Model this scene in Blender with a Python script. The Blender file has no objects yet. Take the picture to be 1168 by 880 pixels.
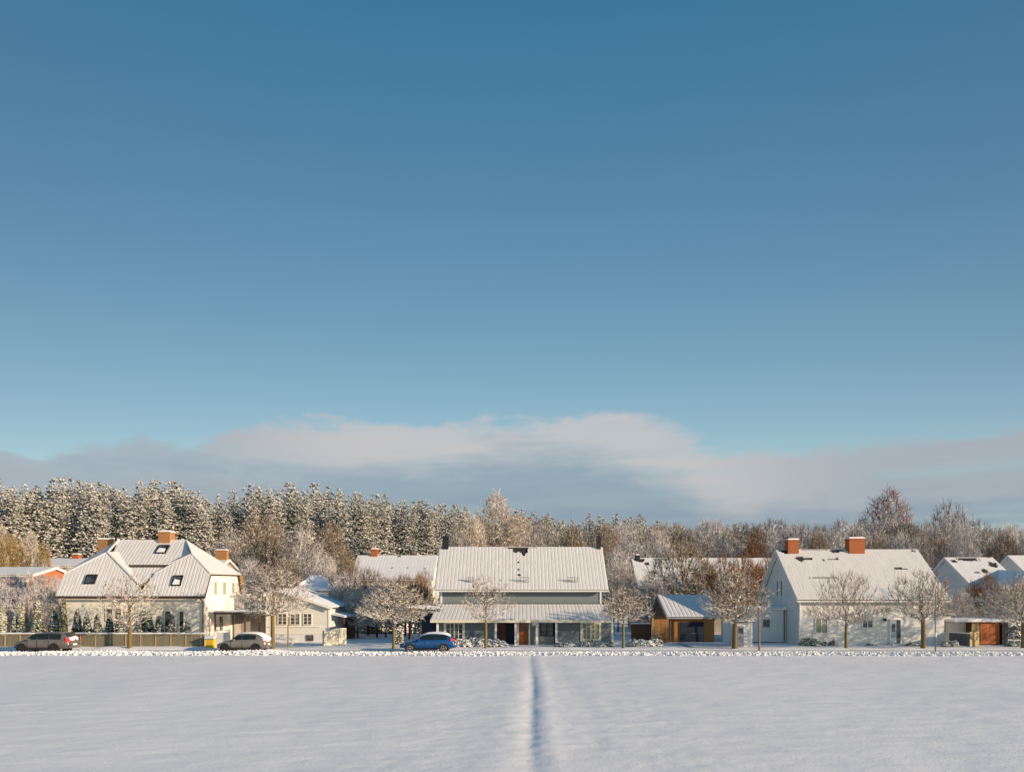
import bpy, math, random
import numpy as np
from mathutils import Vector, noise as mnoise

scene = bpy.context.scene
col = scene.collection
rng = random.Random(7)
R = math.radians
F = 820.0; CAMH = 4.47; CX = 584.0; HY = 679.0
def WX(px, d): return (px - CX) * d / F          # photo measurement -> real metres at depth d
def WZ(py, d): return CAMH + (HY - py) * d / F

# ------------------------------------------------------------------ materials
def new_mat(name):
    m = bpy.data.materials.new(name); m.use_nodes = True
    nt = m.node_tree; b = nt.nodes['Principled BSDF']
    return m, nt, b
def N(nt, t, **kw):
    n = nt.nodes.new(t)
    for k, v in kw.items():
        if k in n.inputs.keys() if isinstance(k, str) else False: n.inputs[k].default_value = v
        else: setattr(n, k, v)
    return n
def mixc(nt, fac, a, b):
    n = nt.nodes.new('ShaderNodeMix'); n.data_type = 'RGBA'
    for i, v in ((0, fac), (6, a), (7, b)):
        if hasattr(v, 'is_output') or isinstance(v, bpy.types.NodeSocket): nt.links.new(v, n.inputs[i])
        elif i == 0: n.inputs[0].default_value = v
        else: n.inputs[i].default_value = (*v, 1) if len(v) == 3 else v
    return n.outputs[2]
def math_(nt, op, a, b=None, c=None, clamp=False):
    n = nt.nodes.new('ShaderNodeMath'); n.operation = op; n.use_clamp = clamp
    for i, v in enumerate((a, b, c)):
        if v is None: continue
        if isinstance(v, bpy.types.NodeSocket): nt.links.new(v, n.inputs[i])
        else: n.inputs[i].default_value = v
    return n.outputs[0]
def maprange(nt, v, a, b, c=0.0, d=1.0, smooth=True):
    n = nt.nodes.new('ShaderNodeMapRange')
    if smooth: n.interpolation_type = 'SMOOTHSTEP'
    nt.links.new(v, n.inputs[0])
    for i, x in enumerate((a, b, c, d)): n.inputs[i + 1].default_value = x
    return n.outputs[0]
def noise_tex(nt, scale, vec=None, detail=4, rough=0.55, dist=0.0):
    n = nt.nodes.new('ShaderNodeTexNoise'); n.inputs['Scale'].default_value = scale
    n.inputs['Detail'].default_value = detail; n.inputs['Roughness'].default_value = rough
    n.inputs['Distortion'].default_value = dist
    if vec is not None: nt.links.new(vec, n.inputs['Vector'])
    return n.outputs['Fac']
def objcoord(nt, scale=(1, 1, 1), rot=(0, 0, 0)):
    t = nt.nodes.new('ShaderNodeTexCoord'); m = nt.nodes.new('ShaderNodeMapping')
    m.inputs['Scale'].default_value = scale; m.inputs['Rotation'].default_value = rot
    nt.links.new(t.outputs['Object'], m.inputs['Vector'])
    return m.outputs[0]
def bump(nt, b, h, strength=0.5, dist=0.02):
    n = nt.nodes.new('ShaderNodeBump'); n.inputs['Strength'].default_value = strength
    n.inputs['Distance'].default_value = dist
    nt.links.new(h, n.inputs['Height']); nt.links.new(n.outputs[0], b.inputs['Normal'])

def plain(name, c, rough=0.7, var=0.18, scale=1.5, metal=0.0, bmp=0.0, spec=0.3, coat=0.0, stretch=(1, 1, 1)):
    m, nt, b = new_mat(name)
    v = objcoord(nt, stretch)
    n = noise_tex(nt, scale, v)
    f = maprange(nt, n, 0.3, 0.7)
    lo = tuple(x * (1 - var) for x in c); hi = tuple(min(1, x * (1 + var)) for x in c)
    nt.links.new(mixc(nt, f, lo, hi), b.inputs['Base Color'])
    b.inputs['Roughness'].default_value = rough; b.inputs['Metallic'].default_value = metal
    b.inputs['Specular IOR Level'].default_value = spec; b.inputs['Coat Weight'].default_value = coat
    if bmp: bump(nt, b, noise_tex(nt, scale * 8, v), bmp, 0.01)
    return m
def boards(name, c, axis='X', freq=6.0, var=0.2, dark=0.55, rough=0.75):
    """timber cladding: narrow dark joints between boards, each board a little different"""
    m, nt, b = new_mat(name)
    t = nt.nodes.new('ShaderNodeTexCoord'); s = nt.nodes.new('ShaderNodeSeparateXYZ')
    nt.links.new(t.outputs['Object'], s.inputs[0])
    if axis == 'X': ax = math_(nt, 'ADD', s.outputs['X'], s.outputs['Y'])
    else: ax = s.outputs['Z']
    k = math_(nt, 'MULTIPLY', ax, freq)
    fr = math_(nt, 'FRACT', k); fl = math_(nt, 'FLOOR', k)
    wn = nt.nodes.new('ShaderNodeTexWhiteNoise'); wn.noise_dimensions = '1D'; nt.links.new(fl, wn.inputs['W'])
    st = (3, 3, 0.4) if axis == 'X' else (0.4, 0.4, 5)
    n = noise_tex(nt, 2.0, objcoord(nt, st))
    f = math_(nt, 'ADD', math_(nt, 'MULTIPLY', wn.outputs[0], 0.5), math_(nt, 'MULTIPLY', n, 0.5))
    base = mixc(nt, f, tuple(x * (1 - var) for x in c), tuple(min(1, x * (1 + var)) for x in c))
    j = maprange(nt, fr, 0.0, 0.14, 0.0, 1.0)
    nt.links.new(mixc(nt, j, tuple(x * dark for x in c), base), b.inputs['Base Color'])
    b.inputs['Roughness'].default_value = rough; b.inputs['Specular IOR Level'].default_value = 0.25
    bump(nt, b, j, 0.6, 0.02)
    return m
def brick(name, c1, c2, mortar):
    m, nt, b = new_mat(name)
    t = nt.nodes.new('ShaderNodeTexCoord'); s = nt.nodes.new('ShaderNodeSeparateXYZ'); cb = nt.nodes.new('ShaderNodeCombineXYZ')
    nt.links.new(t.outputs['Object'], s.inputs[0])
    nt.links.new(math_(nt, 'ADD', s.outputs['X'], s.outputs['Y']), cb.inputs[0]); nt.links.new(s.outputs['Z'], cb.inputs[1])
    k = nt.nodes.new('ShaderNodeTexBrick'); nt.links.new(cb.outputs[0], k.inputs['Vector'])
    k.inputs['Color1'].default_value = (*c1, 1); k.inputs['Color2'].default_value = (*c2, 1); k.inputs['Mortar'].default_value = (*mortar, 1)
    k.inputs['Scale'].default_value = 1; k.inputs['Brick Width'].default_value = 0.24; k.inputs['Row Height'].default_value = 0.08
    k.inputs['Mortar Size'].default_value = 0.008
    nt.links.new(k.outputs['Color'], b.inputs['Base Color']); b.inputs['Roughness'].default_value = 0.85
    return m
def snow_mat(name, c=(0.87, 0.87, 0.88), scale=3.0, strength=0.35, dist=0.05, stretch=(1, 1, 1)):
    m, nt, b = new_mat(name)
    v = objcoord(nt, stretch)
    n1 = noise_tex(nt, scale, v, 6, 0.6)
    n2 = noise_tex(nt, scale * 0.12, v, 3)
    nt.links.new(mixc(nt, maprange(nt, n2, 0.3, 0.7), tuple(x * 0.96 for x in c), c), b.inputs['Base Color'])
    b.inputs['Roughness'].default_value = 0.75; b.inputs['Specular IOR Level'].default_value = 0.25
    bump(nt, b, n1, strength, dist)
    return m
def frosted(name, dark, snow=(0.85, 0.85, 0.86), lo=-0.1, hi=0.45, hue=None, patch=1.2, frost=0.0):
    """bark or foliage with snow lying on whatever faces up; tint differs from plant to plant"""
    m, nt, b = new_mat(name)
    g = nt.nodes.new('ShaderNodeNewGeometry'); s = nt.nodes.new('ShaderNodeSeparateXYZ')
    nt.links.new(g.outputs['Normal'], s.inputs[0])
    oc = objcoord(nt)
    n = noise_tex(nt, patch, oc, 3)
    k = math_(nt, 'ADD', s.outputs['Z'], math_(nt, 'MULTIPLY', math_(nt, 'SUBTRACT', n, 0.5), 1.6))
    f = maprange(nt, k, lo, hi)
    if frost: f = math_(nt, 'MAXIMUM', f, frost)
    oi = nt.nodes.new('ShaderNodeObjectInfo')
    d2 = hue or tuple(x * 1.5 for x in dark)
    f2 = math_(nt, 'ADD', math_(nt, 'MULTIPLY', oi.outputs['Random'], 0.6), math_(nt, 'MULTIPLY', noise_tex(nt, 6, oc, 2), 0.4))
    base = mixc(nt, f2, dark, d2)
    nt.links.new(mixc(nt, f, base, snow), b.inputs['Base Color'])
    b.inputs['Roughness'].default_value = 0.85; b.inputs['Specular IOR Level'].default_value = 0.15
    return m

M = {}
M['snow'] = snow_mat('snow_surface', scale=5, strength=0.25, dist=0.03)
M['snow_rough'] = snow_mat('snow_clods', (0.86, 0.86, 0.86), scale=6, strength=0.5, dist=0.05)
M['packed'] = snow_mat('packed_snow', (0.72, 0.71, 0.71), scale=4, strength=0.5, dist=0.04, stretch=(0.3, 1, 1))
M['thin_snow'] = plain('thin_snow_in_grooves', (0.58, 0.57, 0.56), 0.8, 0.10, 2)
M['snow_tiles'] = snow_mat('snow_over_tiles', (0.68, 0.67, 0.66), scale=7, strength=0.3, dist=0.02)
M['snow_far'] = snow_mat('snow_on_far_roofs', (0.76, 0.755, 0.75), scale=3, strength=0.3, dist=0.03)
M['tile_dark'] = plain('dark_roof_tiles', (0.045, 0.036, 0.034), 0.7, 0.4, 5, bmp=0.4)
M['tile_grey'] = plain('grey_metal_roof', (0.09, 0.10, 0.11), 0.5, 0.2, 3)
M['cream'] = plain('cream_render', (0.82, 0.775, 0.66), 0.9, 0.06, 0.8, bmp=0.15)
M['cream_boards'] = boards('cream_boards', (0.74, 0.715, 0.63), 'Z', 7, 0.06, 0.75)
M['white_wall'] = plain('white_painted_brick', (0.74, 0.73, 0.70), 0.85, 0.06, 1.2, bmp=0.3)
M['white_boards'] = boards('white_boards', (0.70, 0.71, 0.70), 'X', 5, 0.05, 0.75)
M['grey_boards'] = boards('grey_green_boards', (0.19, 0.225, 0.24), 'Z', 6, 0.10, 0.7)
M['plinth'] = plain('pale_plinth', (0.66, 0.66, 0.64), 0.9, 0.08)
M['wood_orange'] = boards('orange_brown_cladding', (0.34, 0.165, 0.055), 'X', 8, 0.2, 0.55)
M['wood_red'] = boards('reddish_timber', (0.42, 0.13, 0.045), 'X', 5, 0.2, 0.55)
M['wood_brown'] = boards('brown_timber', (0.14, 0.075, 0.045), 'X', 7, 0.25, 0.5)
M['wood_pale'] = boards('pale_timber', (0.42, 0.32, 0.17), 'X', 6, 0.15, 0.6)
M['fence'] = boards('olive_fence_boards', (0.205, 0.185, 0.125), 'X', 9, 0.2, 0.6)
M['navy'] = boards('navy_sheet', (0.018, 0.026, 0.045), 'Z', 3, 0.2, 0.5, 0.85)
M['navy_boards'] = boards('navy_boards', (0.02, 0.035, 0.06), 'X', 6, 0.2, 0.5)
M['white'] = plain('white_trim', (0.78, 0.77, 0.73), 0.6, 0.05)
M['cream_trim'] = plain('cream_trim', (0.76, 0.70, 0.54), 0.6, 0.05)
M['dark'] = plain('dark_void', (0.025, 0.024, 0.026), 0.7, 0.3)
M['soot'] = plain('black_sheet_metal', (0.022, 0.022, 0.024), 0.55, 0.3)
M['grey_panel'] = plain('grey_panel', (0.30, 0.30, 0.30), 0.8, 0.1)
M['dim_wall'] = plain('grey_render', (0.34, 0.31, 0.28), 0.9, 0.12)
M['yellow'] = plain('yellow_plastic', (0.75, 0.46, 0.04), 0.5, 0.1)
M['brick'] = brick('orange_brick', (0.42, 0.115, 0.030), (0.35, 0.09, 0.025), (0.28, 0.12, 0.06))
M['brick_ochre'] = brick('ochre_brick', (0.44, 0.20, 0.065), (0.36, 0.155, 0.05), (0.30, 0.19, 0.11))
M['brick_wall'] = brick('red_brick_wall', (0.48, 0.15, 0.05), (0.40, 0.12, 0.04), (0.40, 0.22, 0.13))
M['pipe'] = plain('brown_downpipe', (0.10, 0.06, 0.045), 0.5, 0.1)
M['pole'] = plain('grey_steel_pole', (0.16, 0.15, 0.15), 0.45, 0.1, metal=0.4)
M['stake'] = plain('brown_pole_wood', (0.26, 0.16, 0.11), 0.8, 0.2, 4)
M['door_brown'] = boards('door_orange_brown', (0.33, 0.105, 0.03), 'X', 7, 0.15, 0.6, 0.5)
M['door_blue'] = plain('pale_blue_door', (0.42, 0.50, 0.58), 0.5, 0.08)
M['lilac'] = plain('lilac_grey_door', (0.36, 0.34, 0.42), 0.6, 0.1)
M['curtain'] = plain('pale_curtain', (0.30, 0.32, 0.25), 0.8, 0.2, 6, stretch=(3, 3, 0.3))
M['rock'] = plain('garden_stone', (0.16, 0.14, 0.15), 0.9, 0.3, 4)
def glass_mat():
    m, nt, b = new_mat('window_glass')
    n = noise_tex(nt, 1.7, objcoord(nt), 2)
    nt.links.new(mixc(nt, maprange(nt, n, 0.35, 0.65), (0.03, 0.035, 0.045), (0.13, 0.14, 0.14)), b.inputs['Base Color'])
    b.inputs['Roughness'].default_value = 0.08; b.inputs['Specular IOR Level'].default_value = 0.6
    return m
M['glass'] = glass_mat()
M['bark'] = frosted('twig_bark_with_snow', (0.13, 0.09, 0.055), (0.84, 0.80, 0.73), lo=0.0, hi=0.65, hue=(0.21, 0.15, 0.09), patch=3.5)
M['bark_pale'] = frosted('hoar_frosted_twigs', (0.36, 0.28, 0.20), (0.74, 0.66, 0.56), lo=-0.4, hi=0.6, hue=(0.48, 0.38, 0.28), patch=0.4)
M['bark_hoar'] = frosted('grey_hoar_frosted_twigs', (0.27, 0.235, 0.225), (0.80, 0.77, 0.75), lo=-0.4, hi=0.6, hue=(0.38, 0.32, 0.28), patch=0.5)
M['bark_brown'] = frosted('russet_twigs', (0.22, 0.10, 0.04), (0.75, 0.70, 0.62), lo=0.45, hi=1.1, hue=(0.30, 0.16, 0.06), patch=0.8)
M['bark_grey'] = frosted('grey_twigs_with_snow', (0.15, 0.12, 0.10), (0.78, 0.75, 0.72), lo=-0.25, hi=0.6, hue=(0.24, 0.19, 0.155), patch=0.8)
M['bark_yellow'] = frosted('ochre_twigs', (0.30, 0.21, 0.075), (0.80, 0.77, 0.68), lo=0.3, hi=1.0, hue=(0.38, 0.26, 0.10), patch=0.8)
M['bark_pink'] = frosted('birch_twigs', (0.27, 0.19, 0.175), (0.78, 0.72, 0.70), lo=-0.1, hi=0.8, hue=(0.34, 0.25, 0.22), patch=0.6)
M['trunk'] = frosted('algae_tinted_bark', (0.15, 0.115, 0.05), (0.8, 0.8, 0.8), lo=0.75, hi=1.1, hue=(0.20, 0.155, 0.07), patch=4)
M['trunk_dark'] = frosted('dark_bark', (0.085, 0.055, 0.04), (0.8, 0.8, 0.8), lo=0.7, hi=1.1, patch=3)
M['pine'] = frosted('pine_needles_with_snow', (0.06, 0.075, 0.06), (0.80, 0.77, 0.71), lo=-0.45, hi=0.75, hue=(0.13, 0.125, 0.07), patch=0.55)
M['thuja'] = frosted('arborvitae_with_snow', (0.10, 0.105, 0.022), (0.86, 0.84, 0.78), lo=0.2, hi=0.8, hue=(0.19, 0.17, 0.035), patch=2.5)
M['thuja_dark'] = frosted('dark_shrub_with_snow', (0.045, 0.055, 0.03), (0.84, 0.83, 0.80), lo=0.15, hi=0.8, hue=(0.09, 0.095, 0.04), patch=2.5)
M['shrub_snow'] = frosted('snow_laden_shrub', (0.10, 0.085, 0.05), (0.87, 0.86, 0.83), lo=-0.35, hi=0.1, patch=2.5)

# ------------------------------------------------------------------ mesh helpers
class MB:
    def __init__(s): s.v = []; s.f = []; s.mi = []
    def face(s, idx, mi=0): s.f.append(tuple(idx)); s.mi.append(mi)
    def add(s, vs, fs, mi=0):
        o = len(s.v); s.v += [tuple(v) for v in vs]
        for f in fs: s.face([i + o for i in f], mi)
        return s
    def box(s, x0, x1, y0, y1, z0, z1, mi=0):
        x0, x1 = min(x0, x1), max(x0, x1); y0, y1 = min(y0, y1), max(y0, y1); z0, z1 = min(z0, z1), max(z0, z1)
        return s.add([(x0, y0, z0), (x1, y0, z0), (x1, y1, z0), (x0, y1, z0), (x0, y0, z1), (x1, y0, z1), (x1, y1, z1), (x0, y1, z1)],
                     [(0, 3, 2, 1), (4, 5, 6, 7), (0, 1, 5, 4), (1, 2, 6, 5), (2, 3, 7, 6), (3, 0, 4, 7)], mi)
    def prism(s, pts, off, mi=0):
        """polygon pts pushed along off"""
        n = len(pts); P = [Vector(p) for p in pts]; o = Vector(off)
        vs = [tuple(p) for p in P] + [tuple(p + o) for p in P]
        fs = [tuple(range(n)), tuple(range(2 * n - 1, n - 1, -1))]
        fs += [(i, i + n, (i + 1) % n + n, (i + 1) % n) for i in range(n)]
        return s.add(vs, fs, mi)
    def tube(s, a, b, r0, r1=None, n=6, mi=0, cap=True):
        r1 = r0 if r1 is None else r1
        a = Vector(a); b = Vector(b); d = (b - a).normalized()
        u = d.orthogonal().normalized(); w = d.cross(u)
        vs = []
        for p, r in ((a, r0), (b, r1)):
            for i in range(n):
                t = 2 * math.pi * i / n
                vs.append(tuple(p + u * (math.cos(t) * r) + w * (math.sin(t) * r)))
        fs = [(i, (i + 1) % n, (i + 1) % n + n, i + n) for i in range(n)]
        if cap: fs += [tuple(range(n - 1, -1, -1)), tuple(range(n, 2 * n))]
        return s.add(vs, fs, mi)
    def build(s, name, mat, parent=None, smooth=False):
        o = mesh_obj(name, s.v, s.f, mat, parent, smooth)
        if any(s.mi): o.data.polygons.foreach_set('material_index', s.mi)
        return o
def mesh_obj(name, v, f, mat, parent=None, smooth=False):
    if parent is not None:
        off = np.array(world_loc(parent)); v = (np.asarray(v, dtype=float) - off)
    me = bpy.data.meshes.new(name)
    me.from_pydata([tuple(p) for p in v], [], [tuple(q) for q in f]); me.update()
    for m in (mat if isinstance(mat, (list, tuple)) else [mat]): me.materials.append(m)
    if smooth: me.polygons.foreach_set('use_smooth', [True] * len(me.polygons))
    o = bpy.data.objects.new(name, me); col.objects.link(o)
    if parent is not None: o.parent = parent
    return o
def world_loc(o):
    l = Vector((0, 0, 0))
    while o is not None: l = l + o.location; o = o.parent
    return tuple(l)
def tag(o, label=None, cat=None, group=None, kind=None):
    if label: o['label'] = label
    if cat: o['category'] = cat
    if group: o['group'] = group
    if kind: o['kind'] = kind
    return o
def thing(name, label, cat, loc, group=None):
    o = bpy.data.objects.new(name, None); col.objects.link(o); o.location = loc
    o.empty_display_size = 0.5
    return tag(o, label, cat, group)
def copy_tree(o, parent=None):
    c = o.copy(); col.objects.link(c); c.parent = parent
    for ch in list(o.children): copy_tree(ch, c)
    return c
def dup(root, loc, rz=0.0, sc=(1, 1, 1), label=None, group=None, cat=None):
    c = copy_tree(root); c.location = loc; c.rotation_euler = (0, 0, rz); c.scale = sc
    if label: c['label'] = label
    if group: c['group'] = group
    if cat: c['category'] = cat
    return c

def fnoise(x, y, s=1.0, z=0.0): return mnoise.noise((x * s, y * s, z))
def hill(x, y):
    def ss(a, b, t):
        t = min(1, max(0, (t - a) / (b - a))); return t * t * (3 - 2 * t)
    k = 1.0 - 0.45 * ss(20, 90, x)
    return k * (6.5 * ss(104, 140, y) + 6 * ss(150, 300, y)) + 25 * ss(300, 700, y) * 0.0

def grid_mesh(name, xs, ys, hf, mat, smooth=True):
    nx, ny = len(xs), len(ys)
    v = [(x, y, hf(x, y)) for y in ys for x in xs]
    f = [(j * nx + i, j * nx + i + 1, (j + 1) * nx + i + 1, (j + 1) * nx + i) for j in range(ny - 1) for i in range(nx - 1)]
    return mesh_obj(name, v, f, mat, None, smooth)

def snow_sheet(mb, a, b, c, d, nx, ny, t=0.08, extra=None, mask=None, mifn=None):
    """snow lying on the quad a(eave left) b(eave right) c(ridge right) d(ridge left), with real thickness at its edges"""
    a, b, c, d = map(Vector, (a, b, c, d))
    nrm = (b - a).cross(d - a)
    if nrm.length < 1e-6: nrm = (b - a).cross(c - a)
    nrm.normalize()
    if nrm.z < 0: nrm = -nrm
    idx = {}; base = {}
    o = len(mb.v)
    for j in range(ny + 1):
        for i in range(nx + 1):
            u, v = i / nx, j / ny
            p = (a * (1 - u) + b * u) * (1 - v) + (d * (1 - u) + c * u) * v
            h = t + (extra(u, v, i, j) if extra else 0.0) + 0.012 * mnoise.noise((p.x * 1.3, p.y * 1.3, p.z))
            mb.v.append(tuple(p + nrm * h)); mb.v.append(tuple(p + nrm * 0.004))
            idx[i, j] = o + 2 * (j * (nx + 1) + i); base[i, j] = idx[i, j] + 1
    on = {}
    for j in range(ny):
        for i in range(nx):
            on[i, j] = not (mask and mask((i + .5) / nx, (j + .5) / ny))
    for (i, j), k in on.items():
        if not k: continue
        mi = mifn(i, j) if mifn else 0
        mb.face((idx[i, j], idx[i + 1, j], idx[i + 1, j + 1], idx[i, j + 1]), mi)
        for (di, dj, p, q) in ((0, -1, (i, j), (i + 1, j)), (1, 0, (i + 1, j), (i + 1, j + 1)), (0, 1, (i + 1, j + 1), (i, j + 1)), (-1, 0, (i, j + 1), (i, j))):
            if not on.get((i + di, j + dj), False):
                mb.face((base[p], base[q], idx[q], idx[p]), 0)
    return mb
def ribs(per=4, depth=0.035):
    def e(u, v, i, j): return -depth if i % per in (0,) else (0.0 if i % per != per // 2 else 0.012)
    return e

def octa(pts, sizes, seed=0, flat=0.6, jit=0.35):
    """many small irregular clumps (8 faces each) as one vertex/face array"""
    r = np.random.RandomState(seed); pts = np.asarray(pts, float); n = len(pts)
    base = np.array([[1, 0, 0], [-1, 0, 0], [0, 1, 0], [0, -1, 0], [0, 0, flat], [0, 0, -flat]], float)
    sz = np.asarray(sizes, float).reshape(n, 1, 1)
    v = base[None] * sz * (1 + r.uniform(-jit, jit, (n, 6, 1))) + r.uniform(-.25, .25, (n, 6, 3)) * sz
    a = r.uniform(0, math.pi, n); ca, sa = np.cos(a)[:, None], np.sin(a)[:, None]
    x = v[:, :, 0] * ca - v[:, :, 1] * sa; y = v[:, :, 0] * sa + v[:, :, 1] * ca
    v[:, :, 0] = x; v[:, :, 1] = y
    v += pts[:, None, :]
    f = np.array([[0, 2, 4], [2, 1, 4], [1, 3, 4], [3, 0, 4], [2, 0, 5], [1, 2, 5], [3, 1, 5], [0, 3, 5]])
    ff = (f[None] + (np.arange(n) * 6)[:, None, None]).reshape(-1, 3)
    return v.reshape(-1, 3), ff
def sticks(A, B, ra, rb, sides=3):
    """many tapered twigs at once"""
    A = np.asarray(A, float); B = np.asarray(B, float); n = len(A)
    ra = np.asarray(ra, float); rb = np.asarray(rb, float)
    d = B - A; L = np.linalg.norm(d, axis=1, keepdims=True); d = d / np.maximum(L, 1e-6)
    ref = np.where(np.abs(d[:, 2:3]) < 0.9, np.array([[0, 0, 1.0]]), np.array([[1.0, 0, 0]]))
    u = np.cross(d, ref); u /= np.linalg.norm(u, axis=1, keepdims=True); w = np.cross(u, d)
    vs = []
    for P, r in ((A, ra), (B, rb)):
        for k in range(sides):
            t = 2 * math.pi * k / sides + math.pi / 2
            vs.append(P + (u * math.cos(t) + w * math.sin(t)) * r[:, None])
    v = np.stack(vs, 1)
    f = [[k, (k + 1) % sides, (k + 1) % sides + sides, k + sides] for k in range(sides)]
    ff = (np.array(f)[None] + (np.arange(n) * 2 * sides)[:, None, None]).reshape(-1, 4)
    return v.reshape(-1, 3), ff

# ------------------------------------------------------------------ trees
def grow(seed, trunk_h, cz, rx, rz_up, rz_dn, n_attr=700, step=0.22, influence=1.6, kill=0.42, trunk_r=0.11,
         twig=0.42, twigs=4, twig_r=0.014, up=0.25, lean=0.0, bulge=1.0, leader=0.0):
    """space colonisation: the limbs grow towards points scattered through the crown's volume"""
    r = np.random.RandomState(seed)
    P = []
    while len(P) < n_attr:
        q = r.uniform(-1, 1, 3)
        rad = np.linalg.norm(q)
        if rad > 1: continue
        if rad < 0.35 and r.rand() < 0.5: continue
        ang = math.atan2(q[1], q[0])
        k = rx * (1 + 0.17 * math.sin(3 * ang + seed) + 0.14 * math.sin(6 * q[2] + seed * 2 + 2 * ang)) * (1 - .22 * max(0, q[2]))
        z = cz + (q[2] * rz_up if q[2] > 0 else q[2] * rz_dn)
        P.append((q[0] * k + lean * q[2], q[1] * k, z))
    P = np.array(P)
    nodes = [np.array([0, 0, z]) for z in np.arange(0, trunk_h + 0.01, step)]
    parent = list(range(-1, len(nodes) - 1))
    if leader:
        for z in np.arange(trunk_h + step, trunk_h + leader, step):
            nodes.append(np.array([r.normal(0, .03), r.normal(0, .03), z])); parent.append(len(nodes) - 2)
    ntr = len(nodes)
    best = np.full(len(P), 1e9); who = np.zeros(len(P), int)
    alive = np.ones(len(P), bool)
    start = max(0, int(trunk_h / step) - 1)
    new = list(range(start, ntr))
    for it in range(90):
        for k in new:
            d = np.linalg.norm(P - nodes[k], axis=1)
            b = d < best; best[b] = d[b]; who[b] = k
        alive &= best > kill
        act = alive & (best < (influence if it > 6 else 50))
        if not act.any(): break
        new = []
        for k in np.unique(who[act]):
            sel = act & (who == k)
            v = P[sel] - nodes[k]; v /= np.linalg.norm(v, axis=1, keepdims=True)
            dv = v.sum(0); dv /= (np.linalg.norm(dv) + 1e-6)
            dv = dv + r.normal(0, 0.22, 3); dv[2] += up * 0.3; dv /= np.linalg.norm(dv)
            nodes.append(nodes[k] + dv * step); parent.append(int(k)); new.append(len(nodes) - 1)
        if len(nodes) > 6500: break
    Nn = len(nodes); nd = np.array(nodes)
    kids = [0] * Nn
    for k in range(1, Nn): kids[parent[k]] += 1
    rad = np.zeros(Nn); pw = 2.35
    for k in range(Nn - 1, -1, -1):
        if kids[k] == 0: rad[k] = twig_r
        rr = rad[k]
        if parent[k] >= 0: rad[parent[k]] = (rad[parent[k]] ** pw + rr ** pw) ** (1 / pw)
    sc = trunk_r / rad[start]
    rad = twig_r + (rad - twig_r) * max(0.1, (trunk_r - twig_r) / max(1e-4, rad[start] - twig_r))
    A, B, ra, rb = [], [], [], []
    TA = []
    for k in range(1, Nn):
        p = parent[k]
        if k < int(trunk_h / step) + 1: TA.append(k); continue
        A.append(nd[p]); B.append(nd[k]); ra.append(min(rad[p], rad[k] * 1.35)); rb.append(rad[k])
    c = nd[start:].mean(0)
    for k in range(ntr, Nn):
        m = twigs if kids[k] == 0 else (1 if r.rand() < 0.4 else 0)
        for _ in range(m):
            o = nd[k] - np.array([0, 0, trunk_h * 0.9]); o = o / (np.linalg.norm(o) + 1e-6)
            dv = o * 0.8 + r.normal(0, 0.55, 3) + np.array([0, 0, up]); dv /= np.linalg.norm(dv)
            L = twig * r.uniform(0.5, 1.25) * (1.8 if twig < .7 and r.rand() < .08 else 1)
            mid = nd[k] + dv * L * 0.55
            A.append(nd[k]); B.append(mid); ra.append(twig_r); rb.append(twig_r * 0.8)
            d2 = dv + r.normal(0, 0.3, 3); d2 /= np.linalg.norm(d2)
            A.append(mid); B.append(mid + d2 * L * 0.5); ra.append(twig_r * 0.8); rb.append(twig_r * 0.55)
    v, f = sticks(A, B, ra, rb, 3)
    mb = MB()
    for k in TA:
        flare = 1.0 + 0.35 * max(0, 1 - nd[k][2] / 0.4)
        p = parent[k]; flp = 1.0 + 0.35 * max(0, 1 - nd[p][2] / 0.4)
        mb.tube(nd[p] - np.array([0, 0, 0.03]), nd[k], trunk_r * flp * (1.12 - 0.14 * nd[p][2] / trunk_h), trunk_r * flare * (1.12 - 0.14 * nd[k][2] / trunk_h), 8, cap=False)
    return (v, f), mb
def tree_thing(name, label, cat, loc, crown_mat, trunk_mat, group=None, **kw):
    (v, f), mb = grow(**kw)
    t = thing(name, label, cat, loc, group)
    o = np.array(loc)
    mesh_obj('crown', v + o, f, crown_mat, t)
    mb.v = [tuple(np.array(p) + o) for p in mb.v]
    mb.build('trunk', trunk_mat, t, True)
    return t

def pine_mesh(seed, h=18.0, w=2.6, bare=0.25, n=1700):
    r = np.random.RandomState(seed); pts = []; sz = []
    layers = 21; lean = r.normal(0, .25, 2); pwr = r.uniform(.38, .62)
    for k in range(layers):
        s = (k + r.rand() * .8) / layers
        z = h * (bare + (1 - bare) * s)
        rad = w * (1 - s) ** pwr * (0.8 + 0.4 * r.rand()) * (0.6 + 0.4 * min(1, s * 4)) + 0.2
        nb = max(4, int(7 * (1 - s) + 4.5)); ph = r.rand() * 6.28
        for b in range(nb):
            a = ph + 6.283 * b / nb + r.normal(0, .35); L = rad * r.uniform(.45, 1.3)
            rise = r.uniform(-.25, .35) * L; m = max(2, int(L / 0.125))
            for q in range(m):
                t = (q + .6) / m
                lat = r.normal(0, .22 * L * (1 - .3 * t)); dz = rise * t - .3 * L * t ** 2 + r.normal(0, .22)
                pts.append((math.cos(a) * L * t - math.sin(a) * lat + lean[0] * s, math.sin(a) * L * t + math.cos(a) * lat + lean[1] * s, z + dz))
                sz.append(r.uniform(.09, .28) * (1.1 - .35 * s))
    for q in range(3): pts.append((lean[0], lean[1], h - .2 + .15 * q)); sz.append(.3 - .07 * q)
    return octa(pts, sz, seed, 0.7, .45)

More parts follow.
